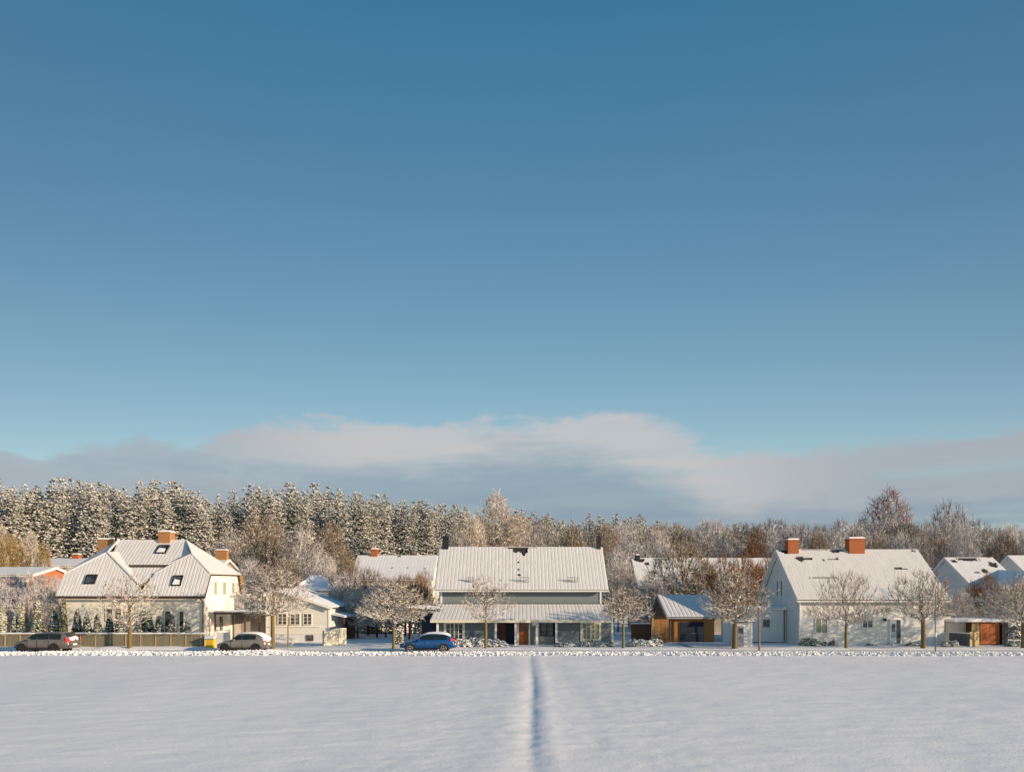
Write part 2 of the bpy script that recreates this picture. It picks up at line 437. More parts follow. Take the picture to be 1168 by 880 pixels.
def cone_shrub(seed, h, w, n, size, power=0.7):
    r = np.random.RandomState(seed); pts = []; sz = []
    for _ in range(n):
        s = r.rand() ** 0.85; a = r.rand() * 6.283
        rad = w * (1 - s) ** power * (0.7 + 0.3 * r.rand()) * (1 + .15 * math.sin(3 * a + seed + s * 9)) * (0.75 + 0.25 * min(1, s * 6))
        pts.append((math.cos(a) * rad, math.sin(a) * rad, h * s * .97 + .05)); sz.append(size * r.uniform(.6, 1.2))
    return octa(pts, sz, seed, 0.75, .4)
def mound(seed, rx, ry, h, n, size):
    r = np.random.RandomState(seed); pts = []; sz = []
    for _ in range(n):
        a = r.rand() * 6.283; q = math.sqrt(r.rand())
        hh = h * (1 - q ** 2) ** .6 * (0.8 + .35 * math.sin(2.3 * a * 2 + seed) * q)
        pts.append((math.cos(a) * rx * q, math.sin(a) * ry * q, max(.04, hh * r.uniform(.35, 1)))); sz.append(size * r.uniform(.6, 1.3))
    return octa(pts, sz, seed, 0.8, .35)

# ------------------------------------------------------------------ ground
def xc_ditch(y): return 0.0245 * y + 0.10 + 0.06 * math.sin(y * 0.21)
def field_h(x, y):
    h = 0.05 * fnoise(x, y, 0.09) + 0.022 * fnoise(x * 0.6 + y * 0.45, y * 1.1, 0.55, 3.1) + 0.016 * fnoise(x * .5 - y * .2, y, 1.3, 6.0) + (0.010 * fnoise(x * .8, y * 1.2, 2.6, 8.0) if abs(x) < 42 else 0)
    s = x - xc_ditch(y)
    amp = 0.046 + 0.045 * fnoise(0, y, 0.22, 9.0) + .02 * fnoise(x, y, 1.5, 2) - .035 * math.exp(-((y - 19) / 3) ** 2)
    amp *= 1.0 - .6 * min(1, max(0, (y - 36) / 12))
    if s < 0: g = math.exp(-(s / 0.36) ** 2)
    else: g = math.exp(-(s / 0.20) ** 2)
    h -= amp * g
    h += 0.018 * math.exp(-((s - 0.62) / 0.32) ** 2) + 0.012 * math.exp(-((s + 1.0) / 0.6) ** 2)
    h -= 0.02 * math.exp(-((s - 1.9) / 0.6) ** 2) * (0.4 + fnoise(x, y, 0.4, 5))
    return h
xs = [-95, -75, -60, -50] + list(np.arange(-42, -4, 0.35)) + list(np.arange(-4, 6, 0.09)) + list(np.arange(6, 42, 0.35)) + [50, 60, 75, 95]
ys = [-30, -15, -5, 3, 8, 11, 13] + list(np.arange(14.5, 30, 0.16)) + list(np.arange(30, 55.6, 0.3))
M['field'] = None
def field_mat():
    m, nt, b = new_mat('field_snow')
    v1 = objcoord(nt, (0.8, 1.5, 1), (0, 0, R(24)))
    v2 = objcoord(nt)
    a = noise_tex(nt, 0.9, v1, 6, 0.6, 0.4)
    c = noise_tex(nt, 9, v2, 4, 0.6)
    nt.links.new(mixc(nt, maprange(nt, noise_tex(nt, 0.12, v2, 3), .3, .7), (0.89, 0.875, 0.88), (0.93, 0.915, 0.905)), b.inputs['Base Color'])
    b.inputs['Roughness'].default_value = 0.7; b.inputs['Specular IOR Level'].default_value = 0.25
    h = math_(nt, 'ADD', math_(nt, 'MULTIPLY', a, 1.0), math_(nt, 'MULTIPLY', c, 0.26))
    bump(nt, b, h, 0.36, 0.10)
    return m
M['field'] = field_mat()
tag(grid_mesh('snow_field', xs, ys, field_h, M['field']), kind='structure')
def yard_h(x, y):
    h = hill(x, y) - 0.03
    k = min(1, max(0, (y - 62) / 3)) * (1 if y < 110 else 0)
    return h + k * (0.07 * fnoise(x, y, 0.35) + 0.03 * fnoise(x, y, 1.6))
xs2 = [-900, -500, -300, -200, -150] + list(np.arange(-120, -62, 4)) + list(np.arange(-62, 68, 0.7)) + list(np.arange(68, 160, 5)) + [200, 300, 500, 900]
ys2 = [54.5, 58, 60.5] + list(np.arange(61.5, 80, 0.5)) + list(np.arange(80, 110, 2)) + list(np.arange(110, 170, 5)) + list(np.arange(180, 340, 20)) + [420, 600, 900, 1500]
tag(grid_mesh('snowy_ground', xs2, ys2, yard_h, M['snow']), kind='structure')
tag(grid_mesh('road', list(np.arange(-95, 96, 1.0)), [56.0, 56.8, 57.6, 58.4, 59.3], lambda x, y: 0.012 + 0.012 * fnoise(x, y, 1.2), M['packed']), kind='structure')
tag(grid_mesh('driveway', list(np.arange(15.6, 20.2, 0.4)), list(np.arange(61.2, 68.4, .6)), lambda x, y: 0.07 + 0.015 * fnoise(x, y, 2.2), M['packed']), kind='structure')

# ploughed bank along the field edge: a rough ridge strewn with clods
def bank():
    r = np.random.RandomState(3)
    X = np.arange(-95, 95.1, 0.22); prof = [(53.5, 0), (53.8, .08), (54.1, .16), (54.6, .20), (55.1, .17), (55.6, .1), (56.1, 0.0)]
    v, f = [], []
    for i, x in enumerate(X):
        k = 0.78 + 0.5 * fnoise(x, 0, 0.25, 2) + 0.35 * fnoise(x, 0, 1.1, 4)
        k *= 1 + 1.1 * math.exp(-((x + 20.5) / 3.2) ** 2) + .5 * math.exp(-((x + 31) / 4) ** 2)
        for j, (y, z) in enumerate(prof):
            v.append((x + r.normal(0, .04), y + r.normal(0, .05), -0.05 + z * max(.35, k) * r.uniform(.9, 1.1)))
    n = len(prof)
    f = [(i * n + j, (i + 1) * n + j, (i + 1) * n + j + 1, i * n + j + 1) for i in range(len(X) - 1) for j in range(n - 1)]
    pts, sz = [], []
    for _ in range(34000):
        x = r.uniform(-60, 60); y = 54.6 + r.normal(0, .5)
        if r.rand() > .45 + 1.1 * (fnoise(x, y * 2, .45, 12) + .35): continue
        if y < 53.6: y = 53.6 + r.rand() * .4
        k = (0.78 + 0.5 * fnoise(x, 0, 0.25, 2)) * (1 + 1.1 * math.exp(-((x + 20.5) / 3.2) ** 2) + .5 * math.exp(-((x + 31) / 4) ** 2))
        zz = 0.17 * max(0, 1 - ((y - 54.6) / 1.2) ** 2) * max(.35, k) - .03
        pts.append((x, y, zz + r.uniform(-.02, .07))); sz.append(r.uniform(.03, .055) if r.rand() < .62 else r.uniform(.05, .13))
    v2, f2 = octa(pts, sz, 5, .85, .25)
    o = len(v)
    V = v + [tuple(p) for p in v2]; Fc = f + [tuple(q + o) for q in f2]
    return tag(mesh_obj('snow_bank', V, Fc, M['snow_rough']), 'rough bank of ploughed snow clods along the field edge', 'snow bank', kind='stuff')
bank()
# low verge of pushed-up snow between road and gardens
def verge():
    r = np.random.RandomState(9)
    X = np.arange(-95, 95, .4); prof = [(59.0, -.02), (59.4, .12), (59.9, .20), (60.5, .20), (61.2, .15), (62.2, .10), (62.9, 0)]
    v = []
    for x in X:
        k = max(0.3, .85 + .5 * fnoise(x, 0, .5, 7)) * (1.45 if x < -25.5 else (.55 if -16.5 < x < -8.5 or 15 < x < 20.5 else .8))
        for y, z in prof: v.append((x, y, -0.03 + z * k + r.normal(0, .012)))
    n = len(prof)
    f = [(i * n + j, (i + 1) * n + j, (i + 1) * n + j + 1, i * n + j + 1) for i in range(len(X) - 1) for j in range(n - 1)]
    tag(mesh_obj('snow_verge', v, f, M['snow_rough'], None, True), 'low verge of snow pushed up beside the road', 'snow verge', kind='stuff')
verge()

# ------------------------------------------------------------------ building parts
def window(parent, a0, a1, z0, z1, plane, axis='Y', nx=2, nz=2, frame='white', glass='glass', face=-1, fw=0.07, name='window'):
    """a framed window in the wall plane: the frame is the part, its pane the sub-part"""
    mb = MB(); d = 0.06 * face
    def bx(m, p0, p1, q0, q1, e0, e1):
        if axis == 'Y': m.box(p0, p1, plane + e0, plane + e1, q0, q1)
        else: m.box(plane + e0, plane + e1, p0, p1, q0, q1)
    bx(mb, a0 - fw, a0, z0 - fw, z1 + fw, 0, d); bx(mb, a1, a1 + fw, z0 - fw, z1 + fw, 0, d)
    bx(mb, a0, a1, z0 - fw, z0, 0, d * 1.4); bx(mb, a0, a1, z1, z1 + fw, 0, d)
    for i in range(1, nx):
        x = a0 + (a1 - a0) * i / nx; w = (0.035 if nx > 2 else .022) if (nx != 2 and i * 2 != nx) else 0.055 if nx > 2 else .035; bx(mb, x - w, x + w, z0, z1, 0, d * .8)
    for j in range(1, nz):
        z = z0 + (z1 - z0) * j / nz; bx(mb, a0, a1, z - .02, z + .02, 0, d * .7)
    w = mb.build(name, M[frame], parent)
    g = MB(); bx(g, a0, a1, z0, z1, 0, d * .35); g.build('pane', M[glass], w)
    return w
def chimney(parent, x0, x1, y0, y1, z0, z1, mat='brick', cap=True, over=0.04):
    c = MB().box(x0, x1, y0, y1, z0, z1).box(x0 - over, x1 + over, y0 - over, y1 + over, z1, z1 + .1).build('chimney', M[mat], parent)
    if cap:
        MB().prism([(x0 - .03, y0 - .03, z1 + .1), (x1 + .03, y0 - .03, z1 + .1), (x1 + .03, y1 + .03, z1 + .1), (x0 - .03, y1 + .03, z1 + .1)], (0, 0, .10)).box(x0 + .08, x1 - .08, y0 + .08, y1 - .08, z1 + .19, z1 + .25).build('snow_cap', M['snow'], c)
    return c
def gable_roof_x(parent, x0, x1, yf, yr, yb, zf, zr, zb=None, rib=0.35, mat='tile_dark', snow='snow_tiles', mask=None, depth=0.035, per=4, verge='white', t=0.09):
    """ridge along X; slab, verge boards, snow on both slopes"""
    zb = zf if zb is None else zb
    mb = MB(); th = (0, 0, -0.16)
    mb.prism([(x0, yf, zf), (x1, yf, zf), (x1, yr, zr), (x0, yr, zr)], th)
    mb.prism([(x0, yr + .003, zr - .003), (x1, yr + .003, zr - .003), (x1, yb, zb), (x0, yb, zb)], th)
    r = mb.build('roof', M[mat], parent)
    s = MB(); n = max(2, int((x1 - x0) / rib)); nx = n * per
    mi = (lambda i, j: 1 if i % per == 0 and False else 0)
    def e(u, v, i, j): return (-depth if i % per == 0 else 0.008 * mnoise.noise((i * 7.1, j * .3, 0))) - .03 * (v < .02)
    snow_sheet(s, (x0, yf, zf), (x1, yf, zf), (x1, yr, zr), (x0, yr, zr), nx, 40, t, e, mask)
    snow_sheet(s, (x1, yb, zb), (x0, yb, zb), (x0, yr + .01, zr), (x1, yr + .01, zr), nx // 2, 6, t, None)
    s.build('roof_snow', M[snow], parent)
    v = MB()
    for x, dx in ((x0, -.05), (x1, .05)):
        for (ya, za, yb_, zb_) in ((yf, zf, yr, zr), (yb, zb, yr, zr)):
            v.prism([(x + dx * .06, ya, za + .05), (x + dx * .06, yb_, zb_ + .05), (x + dx * .06, yb_, zb_ - .22), (x + dx * .06, ya, za - .22)], (dx, 0, 0))
    v.box(x0, x1, yf - .11, yf - .01, zf - .2, zf - .06)
    v.build('bargeboard', M[verge], parent)
    for xa, xb in ((x0 + .003, x0 + .39), (x1 - .39, x1 - .003)):
        MB().prism([(xa, yf + .01, zf - .165), (xb, yf + .01, zf - .165), (xb, yr, zr - .165), (xa, yr, zr - .165)], (0, 0, -.03)).prism([(xa, yb - .01, zb - .165), (xb, yb - .01, zb - .165), (xb, yr + .004, zr - .165), (xa, yr + .004, zr - .165)], (0, 0, -.03)).build('soffit', M[verge], parent)
    return r
def patchy(spots):
    def m(u, v):
        for (cu, cv, ru, rv, th) in spots:
            d = ((u - cu) / ru) ** 2 + ((v - cv) / rv) ** 2
            if d < 1 + th * mnoise.noise((u * 37, v * 21, cu * 9)): return True
        return False
    return m

# ---- A: cream house on the left with half-hipped wings
def cream_house():
    H = thing('cream_house', 'cream rendered house at left with snowy half-hipped roof and brick chimneys', 'house', (-34, 68, 0))
    xl, xr = -40.1, -27.55
    w = MB()
    w.box(xl, xr, 64.35, 73.1, -.1, 4.4)
    for x, dx in ((xr, -.2), (xl, .2)):
        w.prism([(x, 64.35, 4.4), (x, 73.1, 4.4), (x, 72.4, 6.4), (x, 65.35, 6.3)], (dx, 0, 0))
    w.build('wall', M['cream'], H)
    ap, apl = (-29.56, 66.4, 8.27), (-37.4, 66.5, 8.45)
    rr, rl = (-31.1, 68.7, 9.66), (-37.65, 68.7, 9.66)
    facets = [
        # front planes of the two wings
        ([(-33.3, 63.95, 4.42), (-27.35, 63.95, 4.42), (-27.35, 65.2, 6.42), ap, (-32.4, 65.2, 6.42)], 1),
        ([(-40.6, 63.95, 4.42), (-33.3, 63.95, 4.42), (-33.5, 64.6, 5.45), apl, (-40.6, 65.2, 6.42)], 1),
        # right hip, left hip
        ([(-27.35, 65.2, 6.42), (-27.35, 72.5, 6.55), rr, ap], 0),
        ([(-40.6, 72.5, 6.55), (-40.6, 65.2, 6.42), apl, rl], 0),
        # upper main slope down to the step
        ([(-36.3, 66.0, 7.28), (-31.6, 66.0, 7.28), (-30.2, 67.4, 8.51), rr, rl, (-37.3, 67.2, 8.34)], 1),
        # fill between step and wings
        ([(-31.6, 66.0, 7.28), ap, (-30.2, 67.4, 8.51)], 0),
        ([(-36.3, 66.0, 7.28), (-36.9, 67.6, 8.5), apl], 0),
        # lower middle slope under the step
        ([(-33.5, 64.6, 5.45), (-32.4, 65.2, 6.133), (-31.6, 66.05, 7.1), (-36.3, 66.05, 7.1)], 1),
        # facets of wings facing each other
        ([apl, (-33.5, 64.6, 5.45), (-35.2, 66.05, 7.12), (-36.9, 67.6, 8.55)], 0),
        ([ap, (-31.6, 66.05, 7.12), (-32.4, 65.2, 6.42)], 0),
        # back
        ([(-27.35, 72.5, 6.55), (-40.6, 72.5, 6.55), rl, rr], 0),
        ([(-27.35, 73.5, 4.4), (-40.6, 73.5, 4.4), (-40.6, 72.5, 6.55), (-27.35, 72.5, 6.55)], 0),
    ]
    slab = MB(); sn = MB()
    def inside(p, poly):
        c = False; n = len(poly)
        for i in range(n):
            a, b = poly[i], poly[(i + 1) % n]
            if (a[1] > p[1]) != (b[1] > p[1]) and p[0] < (b[0] - a[0]) * (p[1] - a[1]) / (b[1] - a[1]) + a[0]: c = not c
        return c
    for poly, ribbed in facets:
        P = [Vector(p) for p in poly]
        nr = Vector((0, 0, 0))
        for i in range(len(P)): nr += (P[i] - P[0]).cross(P[(i + 1) % len(P)] - P[0])
        nr.normalize()
        if nr.z < 0: nr = -nr
        slab.prism([tuple(p) for p in P], tuple(-nr * .14))
        if ribbed:
            # snow as rows of soft ribs running down the slope, one per tile column, clipped to the facet
            o = len(sn.v); n = len(P)
            sn.prism([tuple(p + nr * .002) for p in P], tuple(nr * .045), 1)
            ax = Vector((1, 0, 0)); up = nr.cross(ax).normalized(); up = up if up.z > 0 else -up
            ax = up.cross(nr).normalized(); ax = ax if ax.x > 0 else -ax
            loc = [((p - P[0]).dot(ax), (p - P[0]).dot(up)) for p in P]
            u0, u1 = min(l[0] for l in loc), max(l[0] for l in loc)
            k = u0
            while k < u1:
                ue = min(k + .262, u1)
                um = (k + ue) / 2
                vs = []
                for i in range(n):
                    a, b = loc[i], loc[(i + 1) % n]
                    if (a[0] - um) * (b[0] - um) < 0: vs.append(a[1] + (b[1] - a[1]) * (um - a[0]) / (b[0] - a[0]))
                if len(vs) >= 2:
                    v0, v1 = min(vs), max(vs)
                    nn = max(1, int((v1 - v0) / .5))
                    base = len(sn.v)
                    for j in range(nn + 1):
                        v = v0 + (v1 - v0) * j / nn
                        for (uu, hh) in ((k, .046), (k + (ue - k) * .15, .060), (k + (ue - k) * .85, .060), (ue, .046)):
                            p = P[0] + ax * uu + up * v + nr * (hh + rng.uniform(-.008, .008) * (hh > .05))
                            sn.v.append(tuple(p))
                    for j in range(nn):
                        for q in range(3):
                            sn.face((base + j * 4 + q, base + j * 4 + q + 1, base + j * 4 + q + 5, base + j * 4 + q + 4), 0)
                k += .31
        else:
            sn.prism([tuple(p + nr * .002) for p in P], tuple(nr * .10), 0)
    slab.build('roof', M['tile_dark'], H)
    # snow ridges along the hips
    for a, b, r_ in ((apl, (-33.5, 64.6, 5.45), .13), (rr, ap, .09), (ap, (-27.35, 65.2, 6.42), .08), (rl, rr, .10), (apl, rl, .09), ((-40.6, 65.2, 6.42), apl, .08)):
        sn.tube(Vector(a) + Vector((0, 0, .06)), Vector(b) + Vector((0, 0, .06)), r_, r_, 6)
    sn.build('roof_snow', [M['snow_tiles'], M['thin_snow']], H)
    g = MB()
    g.box(-40.6, -27.3, 63.82, 63.94, 4.22, 4.36)
    g.box(-36.3, -31.6, 65.9, 66.0, 7.08, 7.2)
    g.tube((-27.3, 65.15, 6.3), (-27.3, 63.9, 4.3), .06)
    g.build('gutter', M['pipe'], H)
    d = MB().tube((-27.75, 63.9, 4.25), (-27.62, 64.25, 3.9), .055).tube((-27.62, 64.25, 3.9), (-27.62, 64.25, 0), .055)
    d.build('downpipe', M['pipe'], H)
    MB().prism([(-27.3, 73.5, 4.3), (-27.3, 72.55, 6.5), (-27.3, 71.9, 6.5), (-27.3, 72.9, 4.3)], (.12, 0, 0)).build('bargeboard', M['wood_orange'], H)
    chimney(H, WX(184, 69), WX(197, 69), 68.4, 69.5, 9.1, WZ(608, 69), 'brick_ochre')
    chimney(H, WX(116, 71), WX(134, 71), 70.4, 71.3, 8.2, WZ(616.5, 71), 'brick_ochre')
    MB().tube((WX(133, 70.2), 70.1, 9), (WX(133, 70.2), 70.1, WZ(612, 70)), .12, .12, 8).build('flue', M['soot'], H)
    # skylights follow the slope
    def skylight(px, py, wpx, plane, dy):
        P0 = Vector(plane[0]); nr = (Vector(plane[1]) - P0).cross(Vector(plane[2]) - P0).normalized()
        nr = nr if nr.z > 0 else -nr
        cam = Vector((0, 0, CAMH)); ray = Vector(((px - CX) / F, 1, (HY - py) / F))
        t = (P0 - cam).dot(nr) / ray.dot(nr); c = cam + ray * t
        up = nr.cross(Vector((1, 0, 0))); up = up if up.z > 0 else -up; up.normalize(); ax = Vector((1, 0, 0))
        ax = (ax - nr * ax.dot(nr)).normalized()
        hw = wpx * t / F / 2; hh = dy
        f = MB(); q = lambda a, b, h: tuple(c + ax * a + up * b + nr * h)
        for (a0, a1, b0, b1) in ((-hw, hw, -hh, -hh + .1), (-hw, hw, hh - .1, hh), (-hw, -hw + .09, -hh, hh), (hw - .09, hw, -hh, hh)):
            f.prism([q(a0, b0, .05), q(a1, b0, .05), q(a1, b1, .05), q(a0, b1, .05)], tuple(nr * .12))
        s_ = f.build('skylight', M['soot'], H)
        MB().prism([q(-hw + .05, -hh + .05, .06), q(hw - .05, -hh + .05, .06), q(hw - .05, hh - .05, .06), q(-hw + .05, hh - .05, .06)], tuple(nr * .05)).build('pane', M['glass'], s_)
        if px > 150:
            MB().prism([q(-hw + .12, -hh + .1, .12), q(hw - .12, -hh + .1, .12), q(hw - .2, .05 * hh, .12), q(-hw + .2, .25 * hh, .12)], tuple(nr * .05)).build('snow_patch', M['snow'], s_)
    skylight(104, 661, 12, [(-40.6, 63.95, 4.42), (-33.3, 63.95, 4.42), (-40.6, 65.2, 6.42)], .5)
    skylight(202.5, 662.5, 11, [(-33.3, 63.95, 4.42), (-27.35, 63.95, 4.42), (-27.35, 65.2, 6.42)], .55)
    skylight(185.5, 627, 12, [(-36.3, 66.0, 7.28), (-31.6, 66.0, 7.28), rl], .62)
    for x0, x1 in ((121, 128), (131, 138)):
        window(H, WX(x0, 64.3), WX(x1, 64.3), WZ(707, 64.3), WZ(694, 64.3), 64.35, nx=1, nz=1, frame='cream_trim')
    for x0, x1, fr in ((158, 166, 'cream_trim'), (188, 194.5, 'cream_trim'), (204.5, 209, 'cream_trim')):
        window(H, WX(x0, 64.3), WX(x1, 64.3), .3, WZ(697, 64.3), 64.35, nx=1, nz=2, frame=fr)
    for y0, y1 in ((66.4, 67.0), (68.4, 69.2), (70.6, 71.3)):
        window(H, y0, y1, 4.6, 5.75, xr, 'X', nx=1, nz=1, frame='cream_trim', face=1, glass='curtain')
    window(H, 67.6, 68.4, 1.2, 2.5, xr, 'X', nx=1, nz=2, frame='cream_trim', face=1)
    window(H, 71.2, 71.9, .9, 2.5, xr, 'X', nx=1, nz=2, frame='cream_trim', face=1)
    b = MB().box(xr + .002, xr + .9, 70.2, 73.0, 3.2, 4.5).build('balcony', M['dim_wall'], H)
    MB().box(xr + .002, xr + .95, 70.15, 73.05, 4.5, 4.62).build('snow_layer', M['snow'], b)
    MB().box(xr + .002, xr + .45, 69.1, 70.1, -.05, 4.3).build('buttress', M['cream'], H)
cream_house()

# ---- carport, gate and bin beside it
def carport():
    c = thing('carport', 'open grey carport with flat snowy roof between the cream houses', 'carport', (-25, 68, 0))
    MB().box(-27.0, -22.75, 65.0, 71.5, 2.78, 3.0).build('roof', M['pipe'], c)
    s = MB(); snow_sheet(s, (-27.0, 65.0, 3.0), (-22.75, 65.0, 3.0), (-22.75, 71.5, 3.0), (-27.0, 71.5, 3.0), 16, 8, .12); s.build('roof_snow', M['snow'], c)
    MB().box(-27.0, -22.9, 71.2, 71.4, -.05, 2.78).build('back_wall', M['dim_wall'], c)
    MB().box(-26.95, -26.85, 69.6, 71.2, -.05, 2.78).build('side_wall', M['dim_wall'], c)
    for x in (-26.9, -24.2, -22.9): MB().box(x - .06, x + .06, 65.1, 65.22, -.05, 2.78).build('post', M['wood_brown'], c)
carport()
g = thing('garden_gate', 'pale grey solid gate beside the yellow bin', 'gate', (WX(253, 61.5), 61.5, 0))
MB().box(WX(246, 61.5), WX(261, 61.5), 61.5, 61.56, .05, 1.35).build('gate_panel', M['plinth'], g)
for px in (245.3, 261.7): MB().box(WX(px, 61.5) - .05, WX(px, 61.5) + .05, 61.47, 61.59, -.05, 1.45).build('post', M['white'], g)
MB().box(WX(245, 61.5), WX(262, 61.5), 61.47, 61.6, 1.455, 1.53).build('snow_layer', M['snow'], g)
def bin_():
    x0, x1 = WX(235, 60.2), WX(244.5, 60.2)
    b = thing('yellow_bin', 'yellow grit bin with snow on its lid at the end of the fence', 'bin', ((x0 + x1) / 2, 60.3, 0))
    MB().prism([(x0 + .04, 60.0, -.02), (x1 - .04, 60.0, -.02), (x1, 60.0, .82), (x0, 60.0, .82)], (0, .55, 0)).build('body', M['yellow'], b)
    MB().prism([(x0 - .03, 59.96, .825), (x1 + .03, 59.96, .825), (x1 + .03, 60.58, .98), (x0 - .03, 60.58, .98)], (0, 0, .05)).build('lid', M['grey_panel'], b)
    s = MB(); snow_sheet(s, (x0 - .04, 59.95, .89), (x1 + .04, 59.95, .89), (x1 + .04, 60.6, 1.04), (x0 - .04, 60.6, 1.04), 6, 5, .1); s.build('snow_layer', M['snow'], b)
bin_()

# ---- fence along the left garden
def fence():
    f = thing('garden_fence', 'long olive board fence capped with snow in front of the cream house', 'fence', (-34, 60.6, 0))
    x = -44.0; end = WX(234, 60.6)
    while x < end - .1:
        x1 = min(x + 1.27, end)
        MB().box(x + .045, x1 - .045, 60.58, 60.63, .08, 1.16).build('panel', M['fence'], f)
        MB().box(x - .045, x + .045, 60.55, 60.66, -.05, 1.2).build('post', M['wood_pale'], f)
        x += 1.27
    MB().box(-44, end, 60.52, 60.69, 1.205, 1.26).build('rail', M['wood_pale'], f)
    s = MB(); snow_sheet(s, (-44, 60.50, 1.262), (end, 60.50, 1.262), (end, 60.71, 1.262), (-44, 60.71, 1.262), 120, 2, .06, lambda u, v, i, j: .05 * (j == 1) + .03 * mnoise.noise((u * 40, 0, 0))); s.build('snow_layer', M['snow'], f)
fence()

# ---- B: small cream bungalow with gable to the road
def bungalow():
    H = thing('cream_bungalow', 'low cream boarded bungalow with white gable and snowy roof', 'house', (-19.5, 71, 0))
    xr, xl, xg = -16.75, -22.6, -21.5
    yf, yb = 66.2, 76.2
    w = MB(); w.prism([(xl, yf, .7), (xr, yf, .7), (xr, yf, 3.42), (xg, yf, 5.0), (xl, yf, 4.55)], (0, yb - yf, 0)); w.build('wall', M['cream_boards'], H)
    MB().box(xl + .03, xr - .03, yf + .03, yb - .03, -.1, .7).build('plinth', M['plinth'], H)
    rf = MB()
    rf.prism([(xr + .3, yf - .35, 3.36), (xr + .3, yb + .3, 3.36), (xg, yb + .3, 5.14), (xg, yf - .35, 5.14)], (0, 0, -.13))
    rf.prism([(xl - .4, yf - .35, 4.45), (xl - .4, yb + .3, 4.45), (xg - .003, yb + .3, 5.137), (xg - .003, yf - .35, 5.137)], (0, 0, -.13))
    rf.build('roof', M['tile_grey'], H)
    s = MB()
    snow_sheet(s, (xr + .3, yf - .35, 3.36), (xr + .3, yb + .3, 3.36), (xg, yb + .3, 5.14), (xg, yf - .35, 5.14), 20, 20, .15, lambda u, v, i, j: .03 * mnoise.noise((u * 5, v * 5, 1)))
    snow_sheet(s, (xl - .4, yb + .3, 4.45), (xl - .4, yf - .35, 4.45), (xg - .01, yf - .35, 5.13), (xg - .01, yb + .3, 5.13), 10, 6, .15)
    s.build('roof_snow', M['snow'], H)
    b = MB()
    b.prism([(xr + .34, yf - .36, 3.40), (xg, yf - .36, 5.2), (xg, yf - .36, 4.92), (xr + .34, yf - .36, 3.12)], (0, -.06, 0))
    b.prism([(xl - .44, yf - .36, 4.5), (xg, yf - .36, 5.2), (xg, yf - .36, 4.92), (xl - .44, yf - .36, 4.22)], (0, -.06, 0))
    b.build('bargeboard', M['white'], H)
    for x0, x1 in ((318, 327), (332, 342), (347, 355.5)):
        window(H, WX(x0, yf), WX(x1, yf), WZ(713.5, yf), WZ(701, yf), yf, nx=2, nz=3, frame='cream_trim')
    MB().box(xl + .2, WX(366, yf), yf - .08, yf - .003, WZ(717, yf), WZ(715.6, yf)).build('sill', M['white'], H)
    window(H, WX(350.5, yf), WX(357, yf), .12, .55, yf + .03, nx=1, nz=1, frame='pipe')
    for x in (xl + .05, xr - .07): MB().box(x - .08, x + .08, yf - .035, yf - .002, .7, 3.3).build('corner_board', M['white'], H)
    window(H, 69.2, 70.0, 2.0, 2.9, xr, 'X', nx=1, nz=1, face=1, name='window')
    # porch on the right-hand side
    p = MB().prism([(xr + .003, 66.6, 2.72), (xr + 1.35, 66.3, 2.45), (xr + 1.35, 71.8, 2.45), (xr + .003, 71.8, 2.72)], (0, 0, -.1)).build('porch_roof', M['white'], H)
    s = MB(); snow_sheet(s, (xr + 1.35, 66.3, 2.45), (xr + 1.35, 71.8, 2.45), (xr + .003, 71.8, 2.72), (xr + .003, 66.6, 2.72), 10, 4, .1); s.build('snow_layer', M['snow'], p)
    MB().box(xr + .003, xr + 1.2, 71.3, 71.5, -.05, 2.4).build('porch_wall', M['wood_brown'], H)
    MB().box(xr + 1.17, xr + 1.27, 66.5, 66.6, -.05, 2.4).build('porch_post', M['wood_brown'], H)
bungalow()
bg_ = bpy.data.objects['cream_bungalow']; bg_.location = (-20.8, 75.6, 0); bg_.scale = (1.065, 1.065, .992)
pf = thing('porch_screen', 'curved pale cream screen fence at the bungalow porch', 'fence', (-16, 64.6, 0))
def screen():
    n = 8; x0, x1 = WX(369, 64.4), WX(395, 66.4)
    for k in range(n):
        t0, t1 = k / n, (k + 1) / n
        xa, xb = x0 + (x1 - x0) * t0, x0 + (x1 - x0) * t1; ya, yb2 = 64.4 + 2 * t0, 64.4 + 2 * t1
        za, zb = 1.0 + .42 * math.sin(min(1, t0 * 1.6) * 1.57), 1.0 + .42 * math.sin(min(1, t1 * 1.6) * 1.57)
        MB().prism([(xa + .01, ya, 0), (xb, yb2, 0), (xb, yb2, zb), (xa + .01, ya, za)], (0, .05, 0)).build('panel', M['cream_trim'], pf)
        s = MB().prism([(xa, ya - .03, za + .005), (xb, yb2 - .03, zb + .005), (xb, yb2 - .03, zb + .08), (xa, ya - .03, za + .08)], (0, .11, 0)).build('snow_layer', M['snow'], pf)
    MB().box(x0 - .08, x0 + .02, 64.36, 64.48, -.05, 1.35).build('post', M['fence'], pf)
screen()
def pickets():
    f = thing('picket_fence', 'white picket fence in front of the bungalow windows', 'fence', (-20.5, 63.5, 0))
    x = WX(309, 63.5); n = 0
    while x < WX(334, 63.5):
        MB().prism([(x, 63.5, .05), (x + .07, 63.5, .05), (x + .07, 63.5, .88), (x + .035, 63.5, .95), (x, 63.5, .88)], (0, .03, 0)).build('picket', M['white'], f)
        x += .15
    MB().box(WX(308, 63.5), WX(335, 63.5), 63.535, 63.57, .62, .70).build('rail', M['white'], f)
    MB().box(WX(308, 63.5), WX(335, 63.5), 63.535, 63.57, .22, .30).build('rail', M['white'], f)
    MB().prism([(WX(308, 63.4), 63.48, .955), (WX(335, 63.4), 63.48, .955), (WX(335, 63.4), 63.60, .955), (WX(308, 63.4), 63.60, .955)], (0, 0, .06)).build('snow_layer', M['snow'], f)
pickets()

